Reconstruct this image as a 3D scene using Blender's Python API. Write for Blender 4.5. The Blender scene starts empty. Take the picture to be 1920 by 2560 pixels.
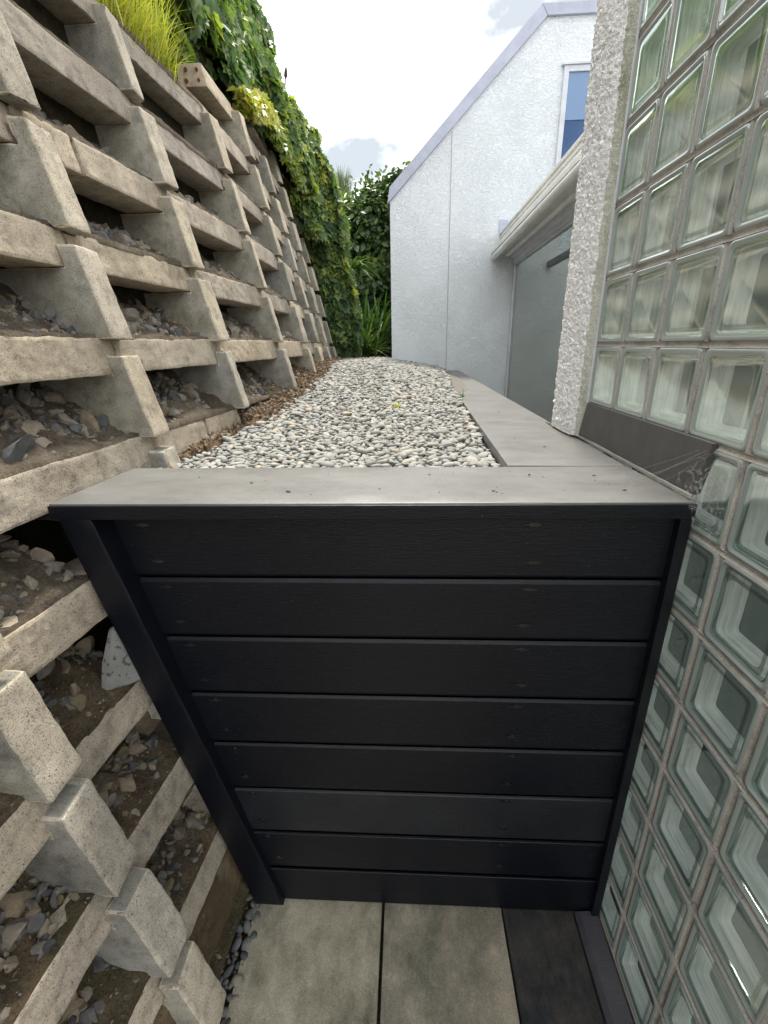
import bpy, bmesh, math, random
import numpy as np
from mathutils import Vector, Matrix, noise
random.seed(7); RNG = np.random.default_rng(11)
S = bpy.context.scene
COL = S.collection
R = math.radians

# ------------------------------------------------------------------ camera
yaw, pitch, roll = -5.62876493e-02, -3.57066555e-01, -2.19123899e-02
fw = Vector((math.sin(yaw)*math.cos(pitch), math.cos(yaw)*math.cos(pitch), math.sin(pitch)))
rt = Vector((math.cos(yaw), -math.sin(yaw), 0))
up = rt.cross(fw)
r2 = rt*math.cos(roll) + up*math.sin(roll)
u2 = up*math.cos(roll) - rt*math.sin(roll)
cd = bpy.data.cameras.new('camera'); cam = bpy.data.objects.new('camera', cd); COL.objects.link(cam)
M = Matrix((( r2.x, u2.x, -fw.x, 0), (r2.y, u2.y, -fw.y, 0), (r2.z, u2.z, -fw.z, 0), (0, 0, 0, 1)))
cam.matrix_world = M
cd.sensor_fit = 'VERTICAL'; cd.sensor_height = 36; cd.sensor_width = 27
cd.lens = 36*1123.7/2560
cd.clip_start = .02; cd.clip_end = 500
S.camera = cam
S.render.resolution_x = 768; S.render.resolution_y = 1024

# ------------------------------------------------------------------ sky and sun
SUN_EL, SUN_AZ = R(62), R(-2)           # azimuth from +Y towards +X
w = bpy.data.worlds.new('World'); S.world = w; w.use_nodes = True
nt = w.node_tree; nt.nodes.clear()
def N(t, k, **kw):
    n = t.nodes.new(k)
    for a, b in kw.items():
        if hasattr(n, a): setattr(n, a, b)
    return n
out = N(nt, 'ShaderNodeOutputWorld'); bg = N(nt, 'ShaderNodeBackground')
sky = N(nt, 'ShaderNodeTexSky', sky_type='NISHITA', sun_disc=False)
sky.sun_elevation = SUN_EL; sky.sun_rotation = SUN_AZ; sky.air_density = 1.0; sky.dust_density = 2.0
tc = N(nt, 'ShaderNodeTexCoord'); mp = N(nt, 'ShaderNodeMapping'); mp.inputs['Scale'].default_value = (1, 1, 1.6)
mp.inputs['Location'].default_value = (0, 0, 0)
ns = N(nt, 'ShaderNodeTexNoise'); ns.inputs['Scale'].default_value = 4.0; ns.inputs['Detail'].default_value = 7; ns.inputs['Roughness'].default_value = .56
rp = N(nt, 'ShaderNodeValToRGB')
rp.color_ramp.elements[0].position = .37; rp.color_ramp.elements[0].color = (3.0, 3.25, 3.5, 1)
rp.color_ramp.elements[1].position = .60; rp.color_ramp.elements[1].color = (12.5, 12.5, 12.4, 1)
mx = N(nt, 'ShaderNodeMixRGB'); mx.inputs[0].default_value = .95
nt.links.new(tc.outputs['Generated'], mp.inputs['Vector']); nt.links.new(mp.outputs[0], ns.inputs['Vector'])
nt.links.new(ns.outputs['Fac'], rp.inputs[0]); nt.links.new(sky.outputs[0], mx.inputs[1]); nt.links.new(rp.outputs[0], mx.inputs[2])
nt.links.new(mx.outputs[0], bg.inputs[0]); bg.inputs[1].default_value = .1
nt.links.new(bg.outputs[0], out.inputs[0])
sd = bpy.data.lights.new('sun', 'SUN'); so = bpy.data.objects.new('sun', sd); COL.objects.link(so)
sd.energy = 2.2; sd.angle = R(11); sd.color = (1, .93, .81)
d = Vector((math.sin(SUN_AZ)*math.cos(SUN_EL), math.cos(SUN_AZ)*math.cos(SUN_EL), math.sin(SUN_EL)))
so.rotation_euler = d.to_track_quat('Z', 'Y').to_euler()
S.view_settings.view_transform = 'Standard'; S.view_settings.look = 'None'
S.view_settings.exposure = 1.3; S.view_settings.gamma = 1

# ------------------------------------------------------------------ materials
def mat(name):
    m = bpy.data.materials.new(name); m.use_nodes = True
    return m, m.node_tree, m.node_tree.nodes['Principled BSDF']
def noise_n(t, scale, detail=5, rough=.55, vec=None, dist=0):
    n = N(t, 'ShaderNodeTexNoise'); n.inputs['Scale'].default_value = scale
    n.inputs['Detail'].default_value = detail; n.inputs['Roughness'].default_value = rough; n.inputs['Distortion'].default_value = dist
    if vec is not None: t.links.new(vec, n.inputs['Vector'])
    return n.outputs['Fac']
def ramp(t, fac, *stops):
    r = N(t, 'ShaderNodeValToRGB'); e = r.color_ramp.elements
    while len(e) < len(stops): e.new(.5)
    for i, (p, c) in enumerate(stops):
        e[i].position = p; e[i].color = (c, c, c, 1) if not hasattr(c, '__len__') else (*c, 1)
    t.links.new(fac, r.inputs[0]); return r.outputs[0]
def mix(t, a, b, f, mode='MIX'):
    m = N(t, 'ShaderNodeMixRGB', blend_type=mode)
    for i, v in ((0, f), (1, a), (2, b)):
        if hasattr(v, 'is_output') or isinstance(v, bpy.types.NodeSocket): t.links.new(v, m.inputs[i])
        elif hasattr(v, '__len__'): m.inputs[i].default_value = (*v, 1)
        else: m.inputs[i].default_value = v if i == 0 else (v, v, v, 1)
    return m.outputs[0]
def bump(t, bs, h, strength=.5, dist=.01, prev=None):
    b = N(t, 'ShaderNodeBump'); b.inputs['Strength'].default_value = strength; b.inputs['Distance'].default_value = dist
    t.links.new(h, b.inputs['Height'])
    if prev is not None: t.links.new(prev, b.inputs['Normal'])
    t.links.new(b.outputs[0], bs.inputs['Normal']); return b.outputs[0]
def geo(t): return N(t, 'ShaderNodeNewGeometry').outputs['Position']
def objrand(t): return N(t, 'ShaderNodeObjectInfo').outputs['Random']
def voro(t, scale, feature='F1', vec=None):
    v = N(t, 'ShaderNodeTexVoronoi', feature=feature); v.inputs['Scale'].default_value = scale
    if vec is not None: t.links.new(vec, v.inputs['Vector'])
    return v.outputs['Distance'] if feature != 'COL' else v
def attr(t, name='tint'):
    a = N(t, 'ShaderNodeAttribute'); a.attribute_name = name; return a.outputs['Fac']
def mapped(t, vec, sc):
    m = N(t, 'ShaderNodeMapping'); m.inputs['Scale'].default_value = sc; t.links.new(vec, m.inputs['Vector']); return m.outputs[0]

def concrete(name, c0, c1, moss=.25, grain=1.0, pits=.5):
    m, t, b = mat(name); p = geo(t)
    big = noise_n(t, 3.1, 4, .6, p); mid = noise_n(t, 22, 6, .65, p); fine = noise_n(t, 260, 3, .7, p)
    c = mix(t, c0, c1, ramp(t, big, (.35, 0), (.65, 1)))
    c = mix(t, c, .42, ramp(t, mid, (.28, .75), (.52, 0)), 'MULTIPLY')
    rnd = objrand(t)
    c = mix(t, c, mix(t, (.82, .84, .87), (1.12, 1.08, 1.0), rnd), 1, 'MULTIPLY')
    c = mix(t, c, (.20, .185, .13), mix(t, 0, moss, ramp(t, noise_n(t, 6.5, 5, .7, p), (.48, 0), (.68, 1))))
    c = mix(t, c, (.60, .59, .50), ramp(t, noise_n(t, 12, 7, .75, p), (.66, 0), (.72, .55)))
    c = mix(t, c, .45, ramp(t, noise_n(t, 2.2, 7, .75, p), (.56, 0), (.72, .55)), 'MULTIPLY')
    sp = ramp(t, fine, (.34, .35), (.47, 1), (.62, 1.0), (.72, 1.3))
    c = mix(t, c, sp, grain*.8, 'MULTIPLY')
    pv = voro(t, 75, vec=p); pm = ramp(t, pv, (.06, 0), (.16, 1)); sel = ramp(t, noise_n(t, 60, 1, .5, p), (.5, 0), (.56, 1))
    pit = mix(t, 1, pm, sel)
    c = mix(t, c, pit, pits, 'MULTIPLY')
    t.links.new(c, b.inputs['Base Color']); b.inputs['Roughness'].default_value = .9; b.inputs['Specular IOR Level'].default_value = .25
    strk = noise_n(t, 5, 4, .6, mapped(t, p, (.5, 9, .7))); c = mix(t, c, (.55, .54, .50), ramp(t, strk, (.54, 0), (.74, .38)), 'MULTIPLY')
    t.links.new(c, b.inputs['Base Color'])
    band = noise_n(t, 3, 3, .5, mapped(t, p, (.3, .3, 22)))
    h = mix(t, mix(t, mix(t, fine, mid, .4), pit, .5), band, .18)
    bump(t, b, h, .55*grain+.15, .006)
    return m
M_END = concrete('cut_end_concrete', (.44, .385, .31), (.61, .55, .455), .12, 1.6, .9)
M_SIDE_SHADE = concrete('shaded_cast_side', (.22, .212, .185), (.41, .395, .345), .65, .9, .5)  # mossy cast sides, base darkened to paint in their shade
M_BEAM = concrete('cast_beam_concrete', (.385, .33, .262), (.55, .475, .385), .3, 1.2, .7)
M_FOOT = concrete('mossy_footing', (.07, .054, .032), (.15, .105, .06), .9, 1.5, .6)

def paving(name, c0, c1, dark, dirt=.8):
    m, t, b = mat(name); p = geo(t)
    c = mix(t, c0, c1, ramp(t, noise_n(t, 7, 7, .7, p), (.35, 0), (.65, 1)))
    c = mix(t, c, dark, mix(t, 0, dirt, ramp(t, noise_n(t, 4.2, 9, .78, mapped(t, p, (1.3, .8, 1))), (.41, 0), (.68, 1))))
    f = noise_n(t, 420, 3, .8, p)
    c = mix(t, c, ramp(t, f, (.3, .45), (.5, 1), (.72, 1.45)), .85, 'MULTIPLY')
    t.links.new(c, b.inputs['Base Color']); b.inputs['Roughness'].default_value = .9; b.inputs['Specular IOR Level'].default_value = .2
    bump(t, b, mix(t, f, noise_n(t, 60, 5, .6, p), .5), .45, .004)
    return m
M_PAVE = paving('paving_concrete', (.28, .252, .19), (.41, .37, .285), (.085, .09, .06), 1)
M_PAVE2 = paving('stained_paving', (.24, .208, .16), (.38, .33, .255), (.095, .10, .08), 1)
M_DARKPAVE = paving('black_stained_concrete', (.018, .019, .024), (.035, .036, .036), (.10, .085, .06), .7)

def paint(name, c, rough=.42, dust=.12, dustc=(.30, .29, .27), spec=.5):
    m, t, b = mat(name); p = geo(t)
    grain = noise_n(t, 40, 6, .6, mapped(t, p, (.6, 6, 6)))
    dd = mix(t, 0, dust, ramp(t, noise_n(t, 5.5, 8, .72, mapped(t, p, (.7, 1.6, 1))), (.34, .28), (.70, 1)))
    col = mix(t, c, dustc, dd)
    sp = ramp(t, noise_n(t, 120, 2, .9, p), (.70, 0), (.76, 1))
    sc = ramp(t, noise_n(t, 26, 8, .8, mapped(t, p, (2.2, 2.2, .45)), 1.5), (.62, 0), (.80, 1)); col = mix(t, col, tuple(min(1, x*3+.012) for x in c), mix(t, 0, .45, sc))
    col = mix(t, col, (.45, .44, .42), mix(t, 0, .16, sp))
    t.links.new(col, b.inputs['Base Color'])
    rr = mix(t, rough-.08, rough+.16, noise_n(t, 9, 6, .7, p)); t.links.new(rr, b.inputs['Roughness'])
    b.inputs['Specular IOR Level'].default_value = spec
    bump(t, b, mix(t, grain, noise_n(t, 300, 2, .6, p), .3), .5, .003)
    return m
M_BLACK = paint('black_stained_timber', (.0018, .0029, .0065), .36, .12, (.014, .016, .021), .33)
M_BOARD6 = paint('paler_worn_board', (.0025, .0036, .0065), .38, .6, (.026, .029, .036), .4)
M_CAP = paint('dusty_black_cap', (.10, .098, .094), .36, .8, (.225, .224, .218), .5)
M_FLASH = paint('charcoal_flashing', (.045, .043, .042), .45, .5, (.13, .125, .12), .4)
M_GREYMETAL = paint('dark_metal', (.03, .031, .042), .4, .35, (.12, .11, .11), .5)
M_SEAL = paint('weathered_sealant', (.35, .34, .32), .6, .6, (.2, .19, .17))
M_SCREW = paint('painted_screw', (.004, .0045, .006), .16, .3, (.02, .02, .02), .9)

def stucco(name, c, scale, strength, dist, dirty=0.0, sel=1.0):
    m, t, b = mat(name); p = geo(t)
    n1 = noise_n(t, scale, 3, .55, mapped(t, p, (1, 1, 1.35)), 1.2); n2 = noise_n(t, scale*3.2, 2, .6, p)
    h = mix(t, ramp(t, n1, (.40, 0), (.56, 1)), n2, .25)
    cc = mix(t, c, tuple(x*.86 for x in c), ramp(t, noise_n(t, 1.3, 5, .7, p), (.4, 0), (.7, 1)))
    cc = mix(t, cc, (.16, .18, .08), mix(t, 0, dirty, ramp(t, noise_n(t, 5, 7, .75, mapped(t, p, (1, 1, .35))), (.47, 0), (.68, 1))))
    t.links.new(cc, b.inputs['Base Color']); b.inputs['Roughness'].default_value = .95; b.inputs['Specular IOR Level'].default_value = .1
    bump(t, b, h, strength, dist)
    return m
M_ST_FAR = stucco('painted_stucco', (.86, .91, .955), 42, .6, .02)
M_ST_NEAR = stucco('white_roughcast', (.97, .965, .955), 95, .75, .008, .04)
M_ST_MOSS = stucco('mossy_roughcast', (.66, .67, .58), 105, .8, .008, .9)
def plain(name, c, rough=.5, spec=.5, metal=0):
    m, t, b = mat(name); p = geo(t)
    cc = mix(t, c, tuple(x*.8 for x in c), ramp(t, noise_n(t, 6, 6, .7, p), (.4, 0), (.72, 1)))
    t.links.new(cc, b.inputs['Base Color']); b.inputs['Roughness'].default_value = rough
    b.inputs['Specular IOR Level'].default_value = spec; b.inputs['Metallic'].default_value = metal
    bump(t, b, noise_n(t, 80, 4, .6, p), .06, .002)
    return m
M_FASCIA = plain('pale_painted_metal', (.46, .49, .60), .4)
M_CREAM = plain('cream_painted_gutter', (.84, .84, .81), .35)
M_WHITE = plain('white_aluminium', (.66, .68, .74), .35)
M_JOINT = plain('joint_line', (.40, .42, .44), .8)
M_DARK = plain('dark_interior', (.05, .055, .06), .7)
M_MORTAR = concrete('block_mortar', (.36, .345, .32), (.52, .50, .465), .25, .9, .3)
M_ROOF = plain('grey_roof_sheet', (.30, .31, .33), .5)

def mat_blockpane():
    m, t, b = mat('wavy_block_glass'); t.nodes.remove(b)
    o = t.nodes['Material Output']; p = geo(t)
    gl = N(t, 'ShaderNodeBsdfGlossy'); gl.inputs['Roughness'].default_value = .11; gl.inputs['Color'].default_value = (.92, 1, .97, 1)
    tr = N(t, 'ShaderNodeBsdfTransparent'); tr.inputs['Color'].default_value = (.88, .935, .905, 1)
    fr = N(t, 'ShaderNodeFresnel'); fr.inputs['IOR'].default_value = 1.55
    bp = N(t, 'ShaderNodeBump'); bp.inputs['Strength'].default_value = .15; bp.inputs['Distance'].default_value = .005
    t.links.new(noise_n(t, 7, 1, .4, mapped(t, p, (1, 1.8, .4)), .3), bp.inputs['Height'])
    for x in (gl, fr): t.links.new(bp.outputs[0], x.inputs['Normal'])
    ms = N(t, 'ShaderNodeMixShader'); hf = N(t, 'ShaderNodeMath', operation='MULTIPLY'); hf.inputs[1].default_value = .5; t.links.new(fr.outputs[0], hf.inputs[0]); t.links.new(hf.outputs[0], ms.inputs[0]); t.links.new(tr.outputs[0], ms.inputs[1]); t.links.new(gl.outputs[0], ms.inputs[2])
    t.links.new(ms.outputs[0], o.inputs[0]); return m
M_PANE = mat_blockpane()
def mat_blockbody():
    m, t, b = mat('pale_green_glass_body'); p = geo(t)
    st = noise_n(t, 16, 4, .6, mapped(t, p, (7, .5, .5)), .4)
    c = mix(t, (.66, .71, .68), (.95, .96, .95), ramp(t, st, (.38, 0), (.62, 1)))
    c = mix(t, c, (.46, .50, .42), ramp(t, noise_n(t, 5, 4, .7, p), (.5, 0), (.75, .4)))
    t.links.new(c, b.inputs['Base Color']); b.inputs['Roughness'].default_value = .18; b.inputs['Specular IOR Level'].default_value = .8
    b.inputs['Coat Weight'].default_value = .5; b.inputs['Coat Roughness'].default_value = .05
    o = t.nodes['Material Output']; tl = N(t, 'ShaderNodeBsdfTranslucent'); t.links.new(c, tl.inputs['Color'])
    ms = N(t, 'ShaderNodeMixShader'); ms.inputs[0].default_value = .3
    t.links.new(b.outputs[0], ms.inputs[1]); t.links.new(tl.outputs[0], ms.inputs[2]); t.links.new(ms.outputs[0], o.inputs[0])
    bump(t, b, noise_n(t, 20, 3, .5, mapped(t, p, (2, 1, 1)), .8), .3, .004)
    return m
M_BODY = mat_blockbody()
def mat_blockback():
    m, t, b = mat('dim_back_glass'); p = geo(t)
    c = mix(t, (.025, .033, .03), (.12, .14, .13), ramp(t, noise_n(t, 14, 4, .55, mapped(t, p, (1, 2.4, .22)), .7), (.42, 0), (.68, 1)))
    c = mix(t, c, (.07, .09, .06), ramp(t, noise_n(t, 3, 3, .6, p), (.45, 0), (.6, .6)))
    t.links.new(c, b.inputs['Base Color']); b.inputs['Roughness'].default_value = .08; b.inputs['Specular IOR Level'].default_value = .7
    bump(t, b, noise_n(t, 9, 2, .5, mapped(t, p, (1, 1.8, .4)), .6), .3, .008)
    o = t.nodes['Material Output']; tr = N(t, 'ShaderNodeBsdfTransparent'); tr.inputs['Color'].default_value = (.86, .91, .88, 1)
    ms = N(t, 'ShaderNodeMixShader'); ms.inputs[0].default_value = .6
    t.links.new(b.outputs[0], ms.inputs[1]); t.links.new(tr.outputs[0], ms.inputs[2]); t.links.new(ms.outputs[0], o.inputs[0])
    return m
M_BACK = mat_blockback()
def mat_edge():
    m, t, b = mat('block_glass_edge')
    b.inputs['Base Color'].default_value = (.27, .31, .29, 1); b.inputs['Roughness'].default_value = .07; b.inputs['Specular IOR Level'].default_value = .9
    b.inputs['Coat Weight'].default_value = .6
    bump(t, b, noise_n(t, 30, 2, .5, geo(t)), .12, .004); return m
M_EDGE = mat_edge()
def mat_window(name, c, transp=0.0, tint=(.5, .55, .55), r=.03):
    m, t, b = mat(name); b.inputs['Base Color'].default_value = (*c, 1); b.inputs['Roughness'].default_value = r
    b.inputs['Specular IOR Level'].default_value = .7
    if transp:
        o = t.nodes['Material Output']; tr = N(t, 'ShaderNodeBsdfTransparent'); tr.inputs['Color'].default_value = (*tint, 1)
        ms = N(t, 'ShaderNodeMixShader'); ms.inputs[0].default_value = transp
        t.links.new(b.outputs[0], ms.inputs[1]); t.links.new(tr.outputs[0], ms.inputs[2]); t.links.new(ms.outputs[0], o.inputs[0])
    return m
M_WIN_LO = mat_window('painted_sky_glass', (.045, .095, .22))  # blue of the reflected sky is put into the base colour
M_WIN_UP = mat_window('blind_behind_glass', (.17, .27, .45), r=.2)  # blind tone with the sky's blue reflection painted in
M_DOORGL = mat_window('tinted_door_glass', (.05, .06, .06), .93, (.80, .80, .77))
M_CLEAR = mat_window('clear_roof_sheet', (.5, .52, .52), .8, (.85, .88, .88))  # made see-through to let daylight into the lean-to

def mat_stone(name, stops, rough=.75, bs=.5, nscale=35, bd=.006, fr=90):
    m, t, b = mat(name); p = geo(t); a = attr(t)
    c = ramp(t, a, *stops)
    c = mix(t, c, ramp(t, noise_n(t, nscale, 6, .7, p), (.3, .6), (.5, 1), (.75, 1.25)), .8, 'MULTIPLY')
    t.links.new(c, b.inputs['Base Color']); b.inputs['Roughness'].default_value = rough; b.inputs['Specular IOR Level'].default_value = .35
    bump(t, b, noise_n(t, fr, 5, .7, p), bs, bd); return m
M_PEB = mat_stone('river_pebble', ((0, (.22, .215, .20)), (.12, (.27, .27, .255)), (.4, (.325, .325, .305)), (.6, (.29, .298, .285)), (.75, (.36, .352, .32)), (.92, (.40, .39, .36)), (1, (.40, .33, .245))), .8, .15, 55, .002)
M_RUB = mat_stone('crushed_rock', ((0, (.07, .07, .075)), (.15, (.13, .13, .13)), (.3, (.19, .18, .165)), (.55, (.24, .21, .17)), (.8, (.29, .24, .18)), (1, (.15, .12, .08))), .85, .6, 40, .008)
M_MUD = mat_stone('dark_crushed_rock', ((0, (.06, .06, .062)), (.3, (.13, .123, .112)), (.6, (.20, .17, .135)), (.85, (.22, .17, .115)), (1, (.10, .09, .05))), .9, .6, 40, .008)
def mat_soil(name, c0, c1, c2):
    m, t, b = mat(name); p = geo(t)
    c = mix(t, c0, c1, ramp(t, noise_n(t, 14, 7, .7, p), (.38, 0), (.62, 1)))
    c = mix(t, c, c2, ramp(t, noise_n(t, 4, 6, .7, p), (.5, 0), (.66, .8)))
    f = noise_n(t, 150, 4, .8, p)
    c = mix(t, c, ramp(t, f, (.3, .4), (.5, 1), (.75, 1.5)), .9, 'MULTIPLY')
    t.links.new(c, b.inputs['Base Color']); b.inputs['Roughness'].default_value = .95; b.inputs['Specular IOR Level'].default_value = .15
    bump(t, b, mix(t, f, noise_n(t, 40, 6, .7, p), .4), 1, .03); return m
M_SOIL = mat_soil('gritty_soil', (.15, .122, .09), (.27, .225, .17), (.09, .07, .045))
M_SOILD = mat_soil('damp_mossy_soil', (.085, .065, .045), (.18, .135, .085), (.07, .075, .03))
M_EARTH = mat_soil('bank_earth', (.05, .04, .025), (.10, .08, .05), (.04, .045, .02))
def mat_leaf(name, stops, rough=.38, trans=.35, spec=.5):
    m, t, b = mat(name); a = attr(t); c = ramp(t, a, *stops); p = geo(t)
    c = mix(t, c, ramp(t, noise_n(t, 30, 3, .6, p), (.3, .75), (.7, 1.2)), .7, 'MULTIPLY')
    t.links.new(c, b.inputs['Base Color']); b.inputs['Roughness'].default_value = rough; b.inputs['Specular IOR Level'].default_value = spec
    o = t.nodes['Material Output']; tl = N(t, 'ShaderNodeBsdfTranslucent')
    t.links.new(mix(t, c, (1.3, 1.5, .5), 1, 'MULTIPLY'), tl.inputs['Color'])
    ms = N(t, 'ShaderNodeMixShader'); ms.inputs[0].default_value = trans
    t.links.new(b.outputs[0], ms.inputs[1]); t.links.new(tl.outputs[0], ms.inputs[2]); t.links.new(ms.outputs[0], o.inputs[0])
    return m
M_VINE = mat_leaf('vine_leaf', ((0, (.045, .09, .045)), (.38, (.10, .165, .07)), (.62, (.20, .275, .085)), (.85, (.36, .40, .09)), (1, (.48, .44, .10))), .5, .42, .35)
M_GOLD = mat_leaf('golden_leaf', ((0, (.13, .20, .05)), (.5, (.28, .33, .07)), (.85, (.46, .43, .08)), (1, (.48, .36, .14))))
M_CAMEL = mat_leaf('glossy_dark_leaf', ((0, (.022, .048, .016)), (.5, (.06, .115, .03)), (.85, (.14, .21, .05)), (1, (.17, .20, .05))), .36, .2, .4)
M_BLADE = mat_leaf('strap_leaf', ((0, (.035, .085, .02)), (.6, (.07, .15, .035)), (1, (.17, .25, .06))), .3, .25, .6)
M_GRASS = mat_leaf('golden_grass', ((0, (.22, .28, .05)), (.4, (.44, .45, .07)), (.85, (.62, .58, .11)), (1, (.42, .28, .13))), .45, .4)
M_CYP = mat_leaf('feathery_needles', ((0, (.08, .11, .06)), (1, (.17, .20, .11))), .7, .2)
M_BARK = plain('bark', (.09, .07, .05), .9, .2)
M_DRY = mat_leaf('dry_leaf', ((0, (.16, .08, .045)), (.5, (.27, .13, .07)), (1, (.16, .11, .06))), .7, .2)
M_WEB = mat('cobweb_silk')[0]
_b = M_WEB.node_tree.nodes['Principled BSDF']; _b.inputs['Base Color'].default_value = (.5, .5, .49, 1); _b.inputs['Roughness'].default_value = .6

# ------------------------------------------------------------------ helpers
def link(o, parent=None):
    COL.objects.link(o)
    if parent is not None: o.parent = parent
    return o
def mesh_obj(name, V, F, mats, parent=None, smooth=False, tint=None, mi=None, sharp=None):
    me = bpy.data.meshes.new(name)
    me.from_pydata([tuple(v) for v in V] if not isinstance(V, np.ndarray) else V.tolist(), [], F if not isinstance(F, np.ndarray) else F.tolist())
    for m in (mats if isinstance(mats, (list, tuple)) else [mats]): me.materials.append(m)
    if mi is not None: me.polygons.foreach_set('material_index', np.asarray(mi, dtype=np.int32))
    if smooth: me.polygons.foreach_set('use_smooth', np.ones(len(me.polygons), dtype=bool))
    if tint is not None:
        a = me.attributes.new('tint', 'FLOAT', 'POINT'); a.data.foreach_set('value', np.asarray(tint, dtype=np.float32))
    me.update()
    if sharp: me.set_sharp_from_angle(angle=R(sharp))
    return link(bpy.data.objects.new(name, me), parent)
def empty(name, loc=(0, 0, 0)):
    o = bpy.data.objects.new(name, None); COL.objects.link(o); o.location = loc; o.empty_display_size = .1
    return o
def tag(o, label=None, cat=None, group=None, kind=None):
    if label: o['label'] = label
    if cat: o['category'] = cat
    if group: o['group'] = group
    if kind: o['kind'] = kind
    return o
def adopt(root, objs):                     # keep world placement under an Empty placed at the thing's base
    for o in objs:
        o.parent = root; o.matrix_parent_inverse = Matrix.Translation(root.location).inverted()
BOXF = [(0, 1, 2, 3), (4, 7, 6, 5), (0, 4, 5, 1), (1, 5, 6, 2), (2, 6, 7, 3), (3, 7, 4, 0)]
def box_v(x0, x1, y0, y1, z0, z1):
    return [(x0, y0, z0), (x0, y1, z0), (x1, y1, z0), (x1, y0, z0), (x0, y0, z1), (x0, y1, z1), (x1, y1, z1), (x1, y0, z1)]
def solid(name, V, F, m, parent=None, bev=.004, seg=2, sub=0, amp=0, seed=0, mi=None, sharp=40):
    """closed polyhedron -> bevelled, optionally subdivided and roughened mesh object"""
    bm = bmesh.new(); vs = [bm.verts.new(v) for v in V]
    for i, f in enumerate(F):
        fc = bm.faces.new([vs[j] for j in f])
        if mi: fc.material_index = mi[i]
    bmesh.ops.recalc_face_normals(bm, faces=bm.faces)
    if bev: bmesh.ops.bevel(bm, geom=bm.edges[:], offset=bev, segments=seg, profile=.6, affect='EDGES', clamp_overlap=True)
    if sub:
        for _ in range(6):
            lg = [e for e in bm.edges if e.calc_length() > sub]
            if not lg: break
            bmesh.ops.subdivide_edges(bm, edges=lg, cuts=1, use_grid_fill=False)
            bmesh.ops.triangulate(bm, faces=[f for f in bm.faces if len(f.verts) > 3])
        bm.normal_update()
        off = Vector((seed*1.7, seed*.9, seed*.37))
        for v in bm.verts:
            p = v.co + off
            a = noise.noise(p*7)*.9 + noise.noise(p*26)*.8 + noise.noise(p*70)*.55
            chip = max(0, noise.noise(p*19+Vector((5, 5, 5)))-.34)*4
            e = 1.0
            v.co = v.co + v.normal*(a*amp - (chip*amp*5.0 if len([1 for f in v.link_faces]) and v.calc_shell_factor() > 1.02 else 0))
    me = bpy.data.meshes.new(name); bm.to_mesh(me); bm.free()
    for mm in (m if isinstance(m, (list, tuple)) else [m]): me.materials.append(mm)
    me.polygons.foreach_set('use_smooth', np.ones(len(me.polygons), dtype=bool)); me.set_sharp_from_angle(angle=R(sharp if sub else 12))
    return link(bpy.data.objects.new(name, me), parent)
def box(name, x0, x1, y0, y1, z0, z1, m, parent=None, bev=.003, **k):
    return solid(name, box_v(x0, x1, y0, y1, z0, z1), BOXF, m, parent, bev, **k)
def tube(name, pts, rad, m, parent=None, n=10, closed_ends=True):
    V = []; F = []; pts = [Vector(p) for p in pts]
    for i, p in enumerate(pts):
        t = (pts[min(i+1, len(pts)-1)]-pts[max(i-1, 0)]).normalized()
        a = t.cross(Vector((0, 0, 1))); a = a.normalized() if a.length > .01 else Vector((1, 0, 0)); b = t.cross(a)
        r = rad[i] if hasattr(rad, '__len__') else rad
        for k in range(n):
            q = 2*math.pi*k/n; V.append(p+(a*math.cos(q)+b*math.sin(q))*r)
    for i in range(len(pts)-1):
        for k in range(n): F.append((i*n+k, i*n+(k+1) % n, (i+1)*n+(k+1) % n, (i+1)*n+k))
    F.append(tuple(range(n))[::-1]); F.append(tuple(range((len(pts)-1)*n, len(pts)*n)))
    return mesh_obj(name, V, F, m, parent, smooth=True, sharp=50)

# ------------------------------------------------------------------ layout of the crib wall
BAT = .232
YC = [-.98, -.18, .619, 1.421, 2.122, 2.952, 3.70, 4.45, 5.25, 6.00]     # near edge of every stack of headers
XC = [-1.04, -.985, -.932, -.877, -.827, -.775, -.780, -.832, -.887, -.940]  # face at camera height
TOP = [4, 4, 4, 4, 4, 4, 5, 5, 6, 6]
LOW = [-5, -5, -5, -5, 0, 0, 0, 0, 0, 0]
HW = .100; PZ = .30; ST = -.262; SH = .108
def facex(y): return float(np.interp(y, [q+.05 for q in YC], XC))
def X(y, z, dpt=0): return facex(y) - BAT*z - dpt

# ------------------------------------------------------------------ ground, gravel bed, bank
def gz(x, y):
    t = min(1, max(0, (y-1.6)/3)); t = t*t*(3-2*t)*.6+t*.4
    return -.388 + t*(.075 + .13*min(1, max(0, (.5-x)/.8)))
V = [(-30, -30, -1.90), (30, -30, -1.90), (30, 60, -1.90), (-30, 60, -1.90)]
g = mesh_obj('ground', V, [(0, 1, 2, 3)], M_SOILD); g['kind'] = 'structure'
# gravel bed base sheet
xs = np.linspace(-1.0, .50, 40); ys = np.linspace(1.02, 7.4, 130)
V = []; F = []
for j, y in enumerate(ys):
    for i, x in enumerate(xs):
        V.append((x, y, gz(x, y)-.012 + .012*noise.noise(Vector((x*9, y*9, 0)))))
nx = len(xs)
for j in range(len(ys)-1):
    for i in range(nx-1): F.append((j*nx+i, j*nx+i+1, (j+1)*nx+i+1, (j+1)*nx+i))
g = mesh_obj('gravel_bed', V, F, plain('gravel_grit', (.20, .19, .17), .95, .1), smooth=True); g['kind'] = 'structure'
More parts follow.
